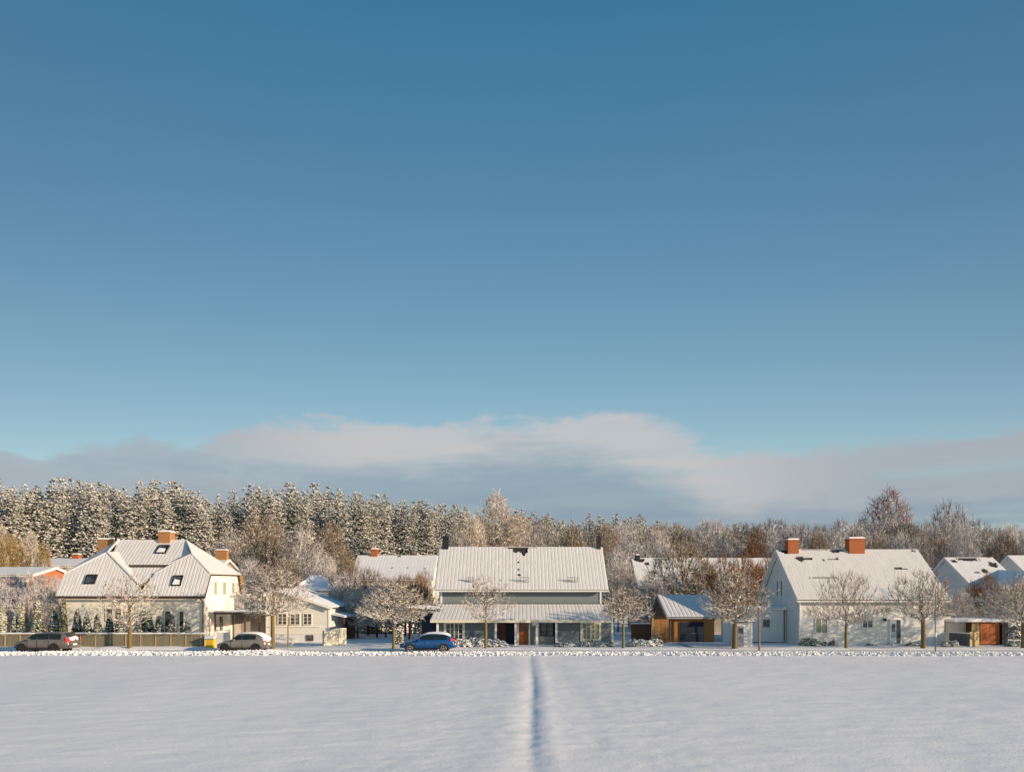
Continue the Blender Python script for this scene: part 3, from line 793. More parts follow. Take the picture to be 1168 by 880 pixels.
# ---- C: grey-green house in the centre
def grey_house():
    H = thing('grey_green_house', 'grey-green boarded house in the centre with wide snowy roof and porch', 'house', (0.9, 69, 0))
    x0, x1 = -6.75, 8.45
    MB().box(x0, x1, 68.1, 76, 3.3, 4.98).prism([(x0, 68.1, 4.98), (x0, 76, 4.98), (x0, 72.05, 9.0)], (.15, 0, 0)).prism([(x1, 68.1, 4.98), (x1, 76, 4.98), (x1, 72.05, 9.0)], (-.15, 0, 0)).build('upper_wall', M['grey_boards'], H)
    yw = 66.3
    # lower wall in lengths between the recesses
    X = lambda p: WX(p, yw)
    MB().box(X(500), X(566), yw, yw + .15, -.1, 2.5).build('lower_wall', M['grey_boards'], H)
    MB().box(X(604.5), X(615), yw, yw + .15, -.1, 2.5).build('lower_wall', M['grey_boards'], H)
    MB().box(X(634), X(697), yw, yw + .15, -.1, 2.5).build('lower_wall', M['grey_boards'], H)
    MB().box(X(500), X(500) + .15, yw + .15, 76, -.1, 3.3).build('side_wall', M['grey_boards'], H); MB().box(X(697) - .15, X(697), yw + .15, 76, -.1, 3.3).build('side_wall', M['grey_boards'], H)
    MB().box(X(500) + .16, X(697) - .16, yw + 1.3, yw + 1.4, -.1, 3.0).build('recess_wall', M['wood_brown'], H)
    for px in (590.3, 604.4): MB().box(X(px) - .05, X(px) + .05, yw + .02, yw + 1.3, -.1, 2.6).build('recess_side', M['white'], H)
    for px in (566.4, 633.6, 615.4): MB().box(X(px) - .04, X(px) + .04, yw + .16, yw + 1.3, -.1, 2.6).build('recess_side', M['grey_boards'], H)
    # main roof
    spots = [(.49, .985, .10, .03, .5), (.5, .93, .045, .085, .9), (.518, .88, .012, .12, .3), (.483, .72, .004, .02, 1), (.483, .62, .006, .02, 1), (.485, .45, .005, .02, .5), (.487, .32, .012, .028, .6)]
    gable_roof_x(H, -7.25, 9.0, 67.5, 72.05, 76.6, 5.02, 9.3, rib=.345, mask=patchy(spots), depth=.014)
    # corner boards and frieze
    for x in (x0 - .02, x1 - .14): MB().box(x, x + .16, 68.04, 68.098, 3.7, 4.9).build('corner_board', M['white'], H)
    MB().box(x0, x1, 68.03, 68.095, 3.50, 3.74).build('flashing', M['tile_dark'], H)
    # porch roof
    pr = MB().prism([(-7.4, 65.1, 2.22), (9.15, 65.1, 2.22), (8.95, 68.02, 3.6), (-7.05, 68.02, 3.6)], (0, 0, -.12)).build('porch_roof', M['tile_grey'], H)
    s = MB(); n = 46
    snow_sheet(s, (-7.4, 65.1, 2.22), (9.15, 65.1, 2.22), (8.95, 68.0, 3.6), (-7.05, 68.0, 3.6), n * 4, 10, .09, lambda u, v, i, j: -.015 * (i % 4 == 0))
    s.build('porch_snow', M['snow_tiles'], pr)
    MB().box(-7.4, 9.15, 65.0, 65.09, 2.04, 2.24).build('fascia', M['cream_trim'], H)
    for px in (499, 565.5, 588, 612.5, 634.5, 698.5):
        x = WX(px, 65.3); w = .09 if px != 612.5 else .11
        MB().box(x - w, x + w, 65.25, 65.42, -.05, 2.1).build('porch_post', M['white'], H)
    # windows and doors
    W = lambda a, b, c, d, **k: window(H, WX(a, yw), WX(b, yw), WZ(d, yw), WZ(c, yw), yw, **k)
    W(509, 527.5, 711, 728, nx=4, nz=3, fw=.22)
    W(664.5, 683, 711, 728, nx=4, nz=3, fw=.2, frame='cream_trim', glass='curtain')
    # glazed porch bay
    b = window(H, X(617), X(631), .75, 2.05, yw + .5, nx=2, nz=3, frame='soot', fw=.05)
    MB().box(X(616), X(632.5), yw + .45, yw + .55, -.05, .72).build('apron', M['grey_panel'], H)
    d = MB().box(X(592), X(603), yw + .15, yw + .2, 0, 2.12).build('door', M['door_brown'], H)
    MB().box(X(597), X(600.6), yw + .13, yw + .148, 1.15, 1.95).build('pane', M['glass'], d)
    MB().tube((X(601.5), yw + .08, 1.02), (X(601.5), yw + .15, 1.02), .03).build('handle', M['pole'], d)
    for px, w in ((590.6, .1), (603.9, .07)): MB().box(X(px) - w, X(px) + w, yw - .05, yw + .14, -.05, 2.25).build('door_frame', M['white'], H)
    MB().box(X(567.5), X(577), yw + .9, yw + 1.0, -.05, 2.3).build('store_door', M['wood_brown'], H)
    MB().box(X(577.3), X(586), yw + .9, yw + 1.0, -.05, 2.3).build('store_door', M['navy_boards'], H)
    MB().box(WX(606.5, 65.2), WX(614.5, 65.2), 64.95, 64.99, 1.75, 2.3).build('porch_lamp_box', M['grey_panel'], H)
    # chimneys and roof ladders
    chimney(H, -6.95, -6.35, 71.7, 72.3, 8.7, WZ(613, 72), 'soot', False, .02)
    chimney(H, WX(680.5, 72), WX(685, 72), 71.7, 72.3, 8.7, WZ(612.5, 72), 'soot', False, .02)
    for px, wp in ((536.5, 8), (597, 12), (652.5, 12)):
        v = .14; y = 67.5 + 4.55 * v; z = 5.02 + 4.28 * v; xa = WX(px - wp / 2, 68.1); xb = WX(px + wp / 2, 68.1)
        m = MB()
        k = xa
        while k <= xb + .01: m.tube((k, y, z + .02), (k, y - .12, z + .62), .022, n=4); k += (xb - xa) / 4
        m.tube((xa, y - .11, z + .58), (xb, y - .11, z + .58), .025, n=4); m.tube((xa, y - .04, z + .3), (xb, y - .04, z + .3), .02, n=4)
        m.build('snow_guard', M['pole'], H)
    MB().box(-7.35, 9.1, 67.34, 67.48, 4.86, 4.98).build('gutter', M['white'], H)
grey_house()
def navy_shed():
    s = thing('navy_shed', 'dark navy shed with snow on its roof left of the grey-green house', 'shed', (-8.2, 69, 0))
    MB().box(-8.45, -6.85, 67.0, 71, -.1, 3.05).build('wall', M['navy_boards'], s)
    MB().prism([(-9.6, 66.8, 3.25), (-6.8, 66.8, 3.06), (-6.8, 71.2, 3.06), (-9.6, 71.2, 3.25)], (0, 0, .1)).build('roof', M['tile_dark'], s)
    m = MB(); snow_sheet(m, (-9.6, 66.8, 3.35), (-6.8, 66.8, 3.16), (-6.8, 71.2, 3.16), (-9.6, 71.2, 3.35), 10, 6, .2, lambda u, v, i, j: .14 * math.sin(u * 2.6)); m.build('roof_snow', M['snow'], s)
    MB().box(-9.5, -9.4, 67.0, 67.1, -.05, 3.2).build('post', M['wood_brown'], s)
navy_shed()

# ---- D: garage
def garage():
    H = thing('timber_garage', 'orange-brown timber garage with dark door and half-shaded snowy roof', 'garage', (17.5, 72, 0))
    MB().box(15.2, 19.5, 69.3, 78, -.1, 2.42).prism([(15.2, 69.3, 2.42), (15.2, 78, 2.42), (15.2, 73.6, 4.32)], (.12, 0, 0)).prism([(19.5, 69.3, 2.42), (19.5, 78, 2.42), (19.5, 73.6, 4.32)], (-.12, 0, 0)).build('wall', M['wood_orange'], H)
    gable_roof_x(H, 14.85, 19.95, 68.95, 73.6, 78.3, 2.45, 4.5, rib=.38, mat='tile_grey', depth=.024, verge='grey_panel')
    MB().prism([(15.1, 69.6, 2.40), (15.1, 77.8, 2.40), (15.1, 73.6, 4.28)], (.08, 0, 0)).build('shaded_gable_panel', M['wood_brown'], H)  # darker boards over the orange gable put its shade into the colour
    d = MB().box(WX(776, 69.2), WX(802.5, 69.2), 69.2, 69.29, .0, WZ(709, 69.2)).build('garage_door', M['navy'], H)
    MB().box(WX(789, 69.2), WX(794, 69.2), 69.15, 69.19, .82, .88).build('handle', M['pole'], d)
    MB().box(WX(768.3, 69.1), WX(769.5, 69.1), 69.2, 69.29, -.05, 2.3).build('corner_board', M['wood_brown'], H)
    MB().tube((15.25, 69.2, 2.3), (15.25, 69.2, 0), .045).build('downpipe', M['pole'], H)
    # added panel set forward in the sun, standing in for a lit recessed wall
    MB().box(13.5, 14.95, 68.6, 68.7, -.05, 2.22).build('sun_catch_panel', M['wood_orange'], H)
    MB().box(13.38, 13.49, 68.58, 68.72, -.05, 2.4).build('post', M['wood_pale'], H)  # post of the added panel
garage()

# ---- small white shed and annex between garage and white house
def white_shed():
    s = thing('white_shed', 'small white shed with lilac door behind the thick street tree', 'shed', (20, 63, 0))
    xa, xb = WX(840, 62.5), WX(858.5, 62.5)
    MB().box(xa, xb, 62.5, 64.6, -.1, 2.15).build('wall', M['white_boards'], s)
    MB().box(xa - .12, xb + .12, 62.3, 64.8, 2.15, 2.25).build('roof', M['tile_grey'], s)
    m = MB(); snow_sheet(m, (xa - .12, 62.3, 2.25), (xb + .12, 62.3, 2.25), (xb + .12, 64.8, 2.25), (xa - .12, 64.8, 2.25), 8, 6, .13); m.build('roof_snow', M['snow'], s)
    d = MB().box(WX(842, 62.4), WX(848.5, 62.4), 62.44, 62.49, .05, 1.85).build('door', M['lilac'], s)
    MB().box(WX(842.8, 62.4), WX(847.7, 62.4), 62.42, 62.438, 1.2, 1.65).build('pane', M['glass'], d)
white_shed()
def low_wall():
    s = thing('garden_screen', 'plain pale screen wall between the garage and the white shed', 'wall', (20.5, 70, 0))
    MB().box(WX(824, 70), WX(842, 70), 70, 70.15, -.1, 1.75).build('panel', M['white_boards'], s)
    MB().box(WX(823, 70), WX(843, 70), 69.95, 70.2, 1.755, 1.87).build('snow_layer', M['snow'], s)
low_wall()

# ---- E: white house on the right
def white_house():
    H = thing('white_gabled_house', 'big white house at right with snowy tiled roof and two orange chimneys', 'house', (33, 71, 0))
    x0, x1 = 26.35, 39.6; yf, yr, yb = 65.85, 70.9, 75.95
    w = MB().box(x0, x1, yf, yb, -.1, 4.1)
    for x, dx in ((x0, .2), (x1, -.2)): w.prism([(x, yf, 4.1), (x, yb, 4.1), (x, yr, 8.72)], (dx, 0, 0))
    w.build('wall', M['white_wall'], H)
    spots = [(.07, .97, .05, .055, .8), (.14, .79, .032, .06, 1.2), (.185, .80, .042, .02, .9), (.30, .775, .016, .014, .5), (.36, .79, .03, .016, .9), (.40, .80, .008, .02, .5),
             (.235, .405, .09, .016, .7), (.42, .97, .055, .035, .9), (.47, .73, .014, .007, .5), (.80, .60, .08, .014, .7), (.90, .60, .05, .010, .5), (.965, .965, .02, .03, .8),
             (.28, .985, .10, .010, .5), (.52, .985, .04, .010, .5)]
    gable_roof_x(H, 25.95, 39.95, 65.45, yr, 76.35, 4.08, 8.97, rib=.3, mask=patchy(spots), depth=.003, t=.10)
    chimney(H, WX(896, 71), WX(908, 71), 70.3, 71.2, 8.2, WZ(617, 71))
    chimney(H, WX(965, 71), WX(982.5, 71), 70.3, 71.2, 8.2, WZ(615.5, 71))
    for a, b in ((70.0, 70.35), (71.1, 71.45)):
        window(H, a, b, 4.5, 5.9, x0, 'X', nx=1, nz=1, face=-1, fw=.05)
    window(H, WX(930.5, yf), WX(943, yf), WZ(721, yf), WZ(705, yf), yf, nx=2, nz=1, glass='curtain')
    window(H, WX(984, yf), WX(995, yf), WZ(715, yf), WZ(706.5, yf), yf, nx=2, nz=1)
    d = MB().box(WX(1015.5, yf), WX(1022, yf), yf - .08, yf - .003, 0.1, 2.25).build('door', M['door_blue'], H)
    MB().box(WX(1017.2, yf), WX(1020.2, yf), yf - .1, yf - .082, 1.2, 1.9).build('pane', M['glass'], d)
    MB().box(WX(1022.3, yf), WX(1026.5, yf), yf - .06, yf - .003, .1, 2.25).build('side_light', M['glass'], H)
    fr = MB().box(WX(1014.3, yf), WX(1015.3, yf), yf - .1, yf - .002, .0, 2.36).box(WX(1026.7, yf), WX(1027.8, yf), yf - .1, yf - .002, .0, 2.36).box(WX(1015.3, yf), WX(1026.7, yf), yf - .1, yf - .002, 2.26, 2.36).build('door_frame', M['white'], H)
    MB().box(WX(1007, yf), WX(1010, yf), yf - .18, yf - .002, 2.15, 2.4).build('wall_lamp', M['soot'], H)
    MB().box(WX(1012, yf), WX(1030, yf), yf - 1.0, yf - .12, -.05, .1).build('doorstep', M['plinth'], H)
    MB().tube((26.25, 65.55, 4.0), (26.25, 65.75, 0), .05).build('downpipe', M['white'], H)
    # annex on the left-hand side
    a = MB().box(22.6, 26.3, 69.0, 73.5, .05, 3.1).build('annex_wall', M['white_boards'], H)
    MB().box(22.4, 26.3, 68.7, 73.7, 3.12, 3.26).build('annex_roof', M['white'], H)
    s = MB(); snow_sheet(s, (22.4, 68.7, 3.26), (26.3, 68.7, 3.26), (26.3, 73.7, 3.26), (22.4, 73.7, 3.26), 12, 8, .14, lambda u, v, i, j: .08 * mnoise.noise((u * 5, v * 5, 3)), patchy([(.75, .1, .2, .1, .8)])); s.build('annex_snow', M['snow'], H)
    window(H, WX(870, 69), WX(878, 69), WZ(715, 69), WZ(706, 69), 69.0, nx=1, nz=1)
    MB().tube((26.1, 68.9, 3.1), (26.1, 68.9, .1), .04).build('downpipe', M['soot'], H)
    # low extension at the right end
    MB().box(39.7, 41.2, 67.5, 72, -.1, 2.6).build('annex_wall', M['white_wall'], H)
    MB().box(39.7, 41.4, 67.2, 72.2, 2.6, 2.72).build('annex_roof', M['tile_grey'], H)
    s = MB(); snow_sheet(s, (39.99, 67.2, 2.72), (41.4, 67.2, 2.72), (41.4, 72.2, 2.72), (39.99, 72.2, 2.72), 5, 6, .14); s.build('annex_snow', M['snow'], H)
    window(H, WX(1070.5, 67.5), WX(1078.5, 67.5), WZ(720, 67.5), WZ(706, 67.5), 67.5, nx=1, nz=1)
white_house()

# ---- right-hand shed with reddish boards
def red_shed():
    s = thing('timber_shed', 'flat-roofed shed with reddish board doors and pale side wall', 'shed', (44, 68, 0))
    X = lambda p: WX(p, 66)
    MB().box(X(1110), X(1145), 66, 69.5, -.1, 2.05).build('wall', M['wood_brown'], s)
    MB().box(X(1117.5), X(1139), 65.9, 65.99, .05, 1.98).build('door_panel', M['wood_red'], s)
    MB().box(X(1108), X(1116.5), 65.92, 65.99, -.05, 1.98).build('end_panel', M['wood_pale'], s)
    MB().box(X(1089), X(1109.5), 67, 69.5, -.1, 2.0).build('side_room', M['white_boards'], s)
    MB().box(X(1140.5), X(1147), 65.7, 65.95, -.05, 2.05).build('frame', M['soot'], s)
    MB().box(X(1087), X(1148), 65.6, 70, 2.07, 2.18).build('roof', M['white'], s)
    m = MB(); snow_sheet(m, (X(1087), 65.6, 2.18), (X(1148), 65.6, 2.18), (X(1148), 70, 2.18), (X(1087), 70, 2.18), 24, 8, .16, lambda u, v, i, j: .07 * mnoise.noise((u * 9, v * 4, 7))); m.build('roof_snow', M['snow'], s)
red_shed()
f = thing('dark_board_fence', 'dark green-grey board fence with snow top in front of the reddish shed', 'fence', (42, 64, 0))
MB().prism([(WX(1083, 66), 66, 0), (WX(1106, 63.5), 63.5, 0), (WX(1106, 63.5), 63.5, 1.1), (WX(1083, 66), 66, 1.1)], (0, .06, 0)).build('panel', M['tile_grey'], f)
MB().prism([(WX(1106.3, 63.5), 63.5, 0), (WX(1117, 64), 64, 0), (WX(1117, 64), 64, 1.3), (WX(1106.3, 63.5), 63.5, 1.3)], (0, .06, 0)).build('panel', M['wood_pale'], f)
MB().prism([(WX(1083, 66), 65.97, 1.105), (WX(1106, 63.5), 63.47, 1.105), (WX(1106, 63.5), 63.47, 1.2), (WX(1083, 66), 65.97, 1.2)], (0, .13, 0)).build('snow_layer', M['snow'], f)

# ---- F and further houses
def far_house(name, label, x0, x1, yf, yb, ze, zr, wall, rib=.4, chims=(), mask=None, cmat='brick', base=0.0, wins=(), depth=.006):
    H = thing(name, label, 'house', ((x0 + x1) / 2, (yf + yb) / 2, base)); yr = (yf + yb) / 2
    w = MB().box(x0 + .3, x1 - .3, yf + .35, yb - .35, base - 1, ze - .02)
    for x, dx in ((x0 + .3, .2), (x1 - .3, -.2)): w.prism([(x, yf + .35, ze - .02), (x, yb - .35, ze - .02), (x, yr, zr - .3)], (dx, 0, 0))
    w.build('wall', M[wall], H)
    gable_roof_x(H, x0, x1, yf, yr, yb, ze, zr, rib=rib, mask=mask, depth=depth, snow='snow_far')
    for (cx, w_, h_) in chims: chimney(H, cx - w_ / 2, cx + w_ / 2, yr - .4, yr + .4, zr - .6, zr + h_, cmat)
    for (a, b, c, d) in wins: window(H, a, b, c, d, yf + .35, nx=2, nz=1)
    return H
hr = far_house('white_far_house', 'white house at far right with bare dark patches in its roof snow', 51.4, 57.2, 80, 91.2, 5.2, 8.96, 'white_boards',
               mask=patchy([(.13, .88, .07, .05, .9), (.45, .93, .25, .06, .9), (.55, .55, .07, .08, .8), (.36, .50, .06, .035, .5), (.72, .32, .08, .06, .7), (.5, .33, .06, .035, .6), (.85, .75, .1, .1, .9), (.55, .985, .4, .02, .3)]),
               wins=((52.6, 53.6, 2.3, 3.6),))
# cross wing
def cross_wing():
    x0, x1, xa = 54.6, 58.9, 56.3
    yf = 78.6
    MB().prism([(x0, yf, 0), (x1, yf, 0), (x1, yf, 5.2), (xa, yf, 6.85), (x0, yf, 5.2)], (0, 8, 0)).build('wing_wall', M['white_boards'], hr)
    a, b = (x0 - .5, yf - .3, 5.0), (x1 + .3, yf - .3, 5.0)
    r_ = MB().prism([(x0 - .4, yf - .3, 5.03), (xa, yf - .3, 7.0), (xa, 87, 7.6), (x0 - .4, 84, 5.6)], (0, 0, -.12)).prism([(x1 + .3, yf - .3, 5.03), (xa + .003, yf - .3, 6.997), (xa + .003, 87, 7.6), (x1 + .3, 84, 5.6)], (0, 0, -.12)).build('wing_roof', M['tile_dark'], hr)
    MB().prism([(x0 - .42, yf - .32, 5.035), (xa, yf - .32, 7.005), (xa, 87, 7.605), (x0 - .42, 84, 5.605)], (0, 0, .12)).prism([(x1 + .32, yf - .32, 5.035), (xa, yf - .32, 7.005), (xa, 87, 7.605), (x1 + .32, 84, 5.605)], (0, 0, .121)).build('wing_snow', M['snow'], r_)
cross_wing()
far_house('snowy_far_house', 'snow-roofed house at the right edge behind the patchy-roofed white house', 67.5, 84, 93, 103, 6.3, 9.9, 'white_wall', chims=(), wins=((69, 70.4, 3, 4.2), (72.5, 73.9, 3, 4.2)))
far_house('long_roofed_house', 'pale far house with plain snowy roof and small brick chimney left of centre', WX(408, 95), WX(499, 95), 90, 100, WZ(660, 90), WZ(633.5, 95), 'cream', chims=((WX(427.5, 95), .8, .75),), mask=patchy([(.52, .96, .03, .04, .5), (.47, .45, .02, .03, .5), (.66, .45, .02, .03, .5), (.87, .42, .02, .03, .6)]), wins=((-19, -18, 4.6, 5.8), (-16, -15, 4.6, 5.8), (-13, -12, 4.6, 5.8)))
far_house('screened_far_house', 'far house half hidden by bare trees right of the grey-green house', WX(720, 93), WX(884, 93), 88, 98, WZ(671, 88), WZ(636.5, 93), 'dim_wall',
          mask=patchy([(.05, .93, .04, .07, .6), (.1, .8, .02, .05, .8), (.12, .5, .03, .05, .9), (.1, .3, .02, .02, .5), (.2, .95, .06, .03, .9), (.18, .25, .03, .03, .7)]), chims=((WX(727, 93), .5, .3),), cmat='soot', wins=((17, 18.2, 3, 4.2), (21, 22.2, 3, 4.2), (27, 28.2, 3, 4.2)))
far_house('red_brick_house', 'red brick house with low snowy roof at the left edge', -64, WX(37, 85), 85, 94, WZ(655.5, 85), WZ(647, 89.5), 'brick_wall', wins=((-58.5, -57.5, 5.0, 6.2),))
far_house('distant_snowy_house', 'distant snowy roof with orange chimney behind the cream house', WX(56, 105), WX(112, 105), 100, 110, WZ(645, 100), WZ(637, 105), 'cream', chims=((WX(87.5, 105), .9, .55),))
far_house('distant_chimney_house', 'distant house with ochre chimney right of the cream house roof', WX(206, 100), WX(262, 100), 95, 105, WZ(652, 95), WZ(638, 100), 'dim_wall', chims=((WX(253.5, 100), 1.5, 1.2),), cmat='brick_ochre')
hb = thing('hipped_outbuilding', 'small hip-roofed outbuilding with snow behind the bungalow', 'outbuilding', (-22, 84, 0))
MB().box(-24.6, -20.6, 81, 86, -.1, 5.0).build('wall', M['cream'], hb)
def pyramid(o, t, mat, nm):
    a = [(-24.9, 80.7, 5.0 + o), (-20.2, 80.7, 5.0 + o), (-20.2, 86.3, 5.0 + o), (-24.9, 86.3, 5.0 + o)]; p, q = (-23.2, 83.2, 6.7 + t), (-22.2, 83.9, 6.7 + t)
    MB().add(a + [p, q], [(0, 1, 5, 4), (1, 2, 5), (2, 3, 4, 5), (3, 0, 4), (3, 2, 1, 0)]).build(nm, M[mat], hb)
pyramid(0, 0, 'tile_dark', 'roof'); pyramid(.02, .16, 'snow', 'roof_snow')

# ------------------------------------------------------------------ street furniture
def pole(px, d, top, r, mat, name, label, cat):
    x = WX(px, d); t = thing(name, label, cat, (x, d, 0))
    MB().tube((x, d, -.1), (x, d, WZ(top, d)), r * 1.15, r * .8, 10).build('shaft', M[mat], t)
    return t, x
t, x = pole(866, 57.4, 692, .07, 'stake', 'wooden_pole', 'brown wooden pole standing left of the white gabled house', 'pole')
MB().box(x - .1, x + .1, 57.3, 57.5, WZ(692, 57.4), WZ(692, 57.4) + .06).build('cap', M['snow'], t)
t, x = pole(1067, 57.0, 672, .045, 'pole', 'street_pole', 'thin grey steel pole beside the street tree at the white house corner', 'pole')
MB().tube((x, 57, WZ(726, 57)), (x, 57, WZ(721, 57)), .08, .08, 8).build('collar', M['white'], t)
t, x = pole(328.5, 60, 703, .05, 'wood_orange', 'marker_post', 'orange-brown marker post in front of the bungalow windows', 'post')
MB().box(x - .07, x + .07, 59.93, 60.07, WZ(703, 60), WZ(703, 60) + .07).build('cap', M['snow'], t)

# ------------------------------------------------------------------ cars
def car(name, label, cx, cy, L, W, prof, mats, wheel_r=.32, wheels=(.18, .80), snow_roof=True, tail='round', rot=0.0, boot_snow=False):
    """prof: list of (s 0..1 front->rear, belt z, top z, half-width factor); the car faces -X"""
    root = thing(name, label, 'car', (cx, cy, 0.01))
    hw = W / 2
    def X(s): return -L / 2 + L * s
    body = MB(); n = len(prof); ring = 7
    rows = []
    for (s, zb, zt, wf, gf) in prof:
        w = hw * wf; zl = .24 if .06 < s < .95 else .33
        gl = w * gf
        rows.append([(X(s), -w * .94, zl), (X(s), -w, zl + .2), (X(s), -w * .985, zb - .08), (X(s), -w * .95, zb), (X(s), -gl, max(zb + .005, zt - .05)), (X(s), -gl * .8, zt), (X(s), 0, zt + .02),
                     (X(s), gl * .8, zt), (X(s), gl, max(zb + .005, zt - .05)), (X(s), w * .95, zb), (X(s), w * .985, zb - .08), (X(s), w, zl + .2), (X(s), w * .94, zl)])
    vs = [p for r_ in rows for p in r_]; m = 13; fs = []
    for i in range(n - 1):
        for j in range(m - 1): fs.append((i * m + j, (i + 1) * m + j, (i + 1) * m + j + 1, i * m + j + 1))
        fs.append((i * m + m - 1, (i + 1) * m + m - 1, (i + 1) * m, i * m))
    fs.append(tuple(range(m - 1, -1, -1))); fs.append(tuple((n - 1) * m + k for k in range(m)))
    body.add(vs, fs)
    def rel(mb, nm, mat, parent=root, smooth=False):
        mb.v = [(p[0] + cx, p[1] + cy, p[2] + .01) for p in mb.v]; return mb.build(nm, M[mat], parent, smooth)
    b = rel(body, 'body', mats['paint'], smooth=False)
    b.data.polygons.foreach_set('use_smooth', [True] * len(b.data.polygons))
    md = b.modifiers.new('bevel', 'SUBSURF'); md.levels = 1; md.render_levels = 1
    # side glass: strips between belt and roof on the camera side and far side
    idx = [i for i, p in enumerate(prof) if p[2] - p[1] > .18]
    def at(s):
        for i in range(n - 1):
            if prof[i][0] <= s <= prof[i + 1][0]:
                t_ = (s - prof[i][0]) / (prof[i + 1][0] - prof[i][0]); return [prof[i][k] * (1 - t_) + prof[i + 1][k] * t_ for k in range(5)]
    for side in (-1, 1):
        for (sa, sb) in mats['glass']:
            g = MB(); k = 6; lo, hi = [], []
            for q in range(k + 1):
                s = sa + (sb - sa) * q / k; _, zb, zt, wf, gf = at(s)
                w = hw * wf; y0 = w * .955; y1 = w * gf
                h = zt - .05 - zb
                f0, f1 = .08, .88
                if h * .8 < .05: f1 = .12
                lo.append((X(s), side * (y0 + (y1 - y0) * f0 + .008), zb + h * f0)); hi.append((X(s), side * (y0 + (y1 - y0) * f1 + .012), zb + h * f1))
            o = len(g.v)
            g.prism(lo + hi[::-1], (0, side * .012, 0))
            rel(g, 'side_window', 'car_glass')
    # windscreen and rear window as slabs lying on the body
    for nm, (sa, sb) in (('windscreen', mats['ws']), ('rear_window', mats['rw'])):
        A, B = at(sa), at(sb); g = MB()
        wa = hw * A[3] * (A[4] if nm == 'rear_window' else .88); wb = hw * B[3] * (B[4] if nm == 'windscreen' else .86)
        pa = (X(sa), -wa * .86, A[2] + .015); pb = (X(sa), wa * .86, A[2] + .015); pc = (X(sb), wb * .86, B[2] + .015); pd = (X(sb), -wb * .86, B[2] + .015)
        g.prism([pa, pb, pc, pd], (0, 0, .012)); rel(g, nm, 'car_glass')
    # wheels
    for ws in wheels:
        for side in (-1, 1):
            x = X(ws); y = side * (hw - .10)
            arch = MB().tube((x, side * (hw - .25), wheel_r + .02), (x, side * (hw + .012), wheel_r + .02), wheel_r + .07, n=24); rel(arch, 'wheel_arch', 'soot')
            tm = MB().tube((x, side * (hw - .22), wheel_r), (x, side * (hw + .02), wheel_r), wheel_r, n=24); ty = rel(tm, 'wheel', 'tyre')
            rim = MB().tube((x, side * (hw - .02), wheel_r), (x, side * (hw + .027), wheel_r), wheel_r * .2, n=10)
            for q in range(5):
                a = q * 1.2566 + .3
                rim.prism([(x + math.cos(a - .22) * wheel_r * .15, side * (hw + .021), wheel_r + math.sin(a - .22) * wheel_r * .15), (x + math.cos(a - .16) * wheel_r * .68, side * (hw + .021), wheel_r + math.sin(a - .16) * wheel_r * .68),
                           (x + math.cos(a + .16) * wheel_r * .68, side * (hw + .021), wheel_r + math.sin(a + .16) * wheel_r * .68), (x + math.cos(a + .22) * wheel_r * .15, side * (hw + .021), wheel_r + math.sin(a + .22) * wheel_r * .15)], (0, side * .012, 0))
            for q in range(20):
                a0, a1 = q * math.pi / 10, (q + 1) * math.pi / 10
                rim.prism([(x + math.cos(a0) * wheel_r * .64, side * (hw + .021), wheel_r + math.sin(a0) * wheel_r * .64), (x + math.cos(a0) * wheel_r * .74, side * (hw + .021), wheel_r + math.sin(a0) * wheel_r * .74),
                           (x + math.cos(a1) * wheel_r * .74, side * (hw + .021), wheel_r + math.sin(a1) * wheel_r * .74), (x + math.cos(a1) * wheel_r * .64, side * (hw + .021), wheel_r + math.sin(a1) * wheel_r * .64)], (0, side * .01, 0))
            rel(rim, 'rim', mats.get('rim', 'rim'), ty)
    # lights, bumpers, mirror, door seams, handles
    P = at(.985); P2 = at(.02)
    for side in (-1, 1):
        wz = mats.get('tail_z', (.75, 1.0)); w = hw * P[3]
        rel(MB().prism([(X(mats.get('tail_s', .945)), side * (hw * at(.95)[3] * .93), wz[0]), (X(1.0) + .01, side * w * .80, wz[0]), (X(1.0) - .02, side * w * .80, wz[1]), (X(mats.get('tail_s', .945)), side * (hw * at(.95)[3] * .93), wz[1])], (0, side * .075, 0)), 'tail_light', 'tail')
        rel(MB().prism([(X(.012), side * hw * P2[3] * .7, .58), (X(.09), side * hw * at(.09)[3] * .93, .62), (X(.09), side * hw * at(.09)[3] * .93, .74), (X(.02), side * hw * P2[3] * .7, .68)], (-.01, side * .05, 0)), 'headlight', 'headlamp')
        xm = X(mats['ws'][0] + .07); rel(MB().box(xm - .09, xm + .06, side * (hw * .93), side * (hw + .14), at(mats['ws'][0] + .07)[1] - .02, at(mats['ws'][0] + .07)[1] + .12), 'wing_mirror', mats['paint'])
        for s in mats['seams']:
            rel(MB().box(X(s) - .008, X(s) + .008, side * (hw * .96), side * (hw * at(s)[3] + .006), .34, at(s)[1] - .06), 'door_seam', 'soot')
        for s in mats['handles']:
            rel(MB().box(X(s) - .1, X(s) + .1, side * (hw * .97), side * (hw * at(s)[3] + .03), at(s)[1] - .19, at(s)[1] - .155), 'door_handle', mats['paint'])
        rel(MB().box(X(wheels[0]) + .45, X(wheels[1]) - .45, side * (hw - .1), side * (hw + .008), .2, .3), 'sill_trim', 'soot')
    rel(MB().box(X(1) - .03, X(1) + .02, -.26, .26, .55, .67), 'number_plate', 'white')
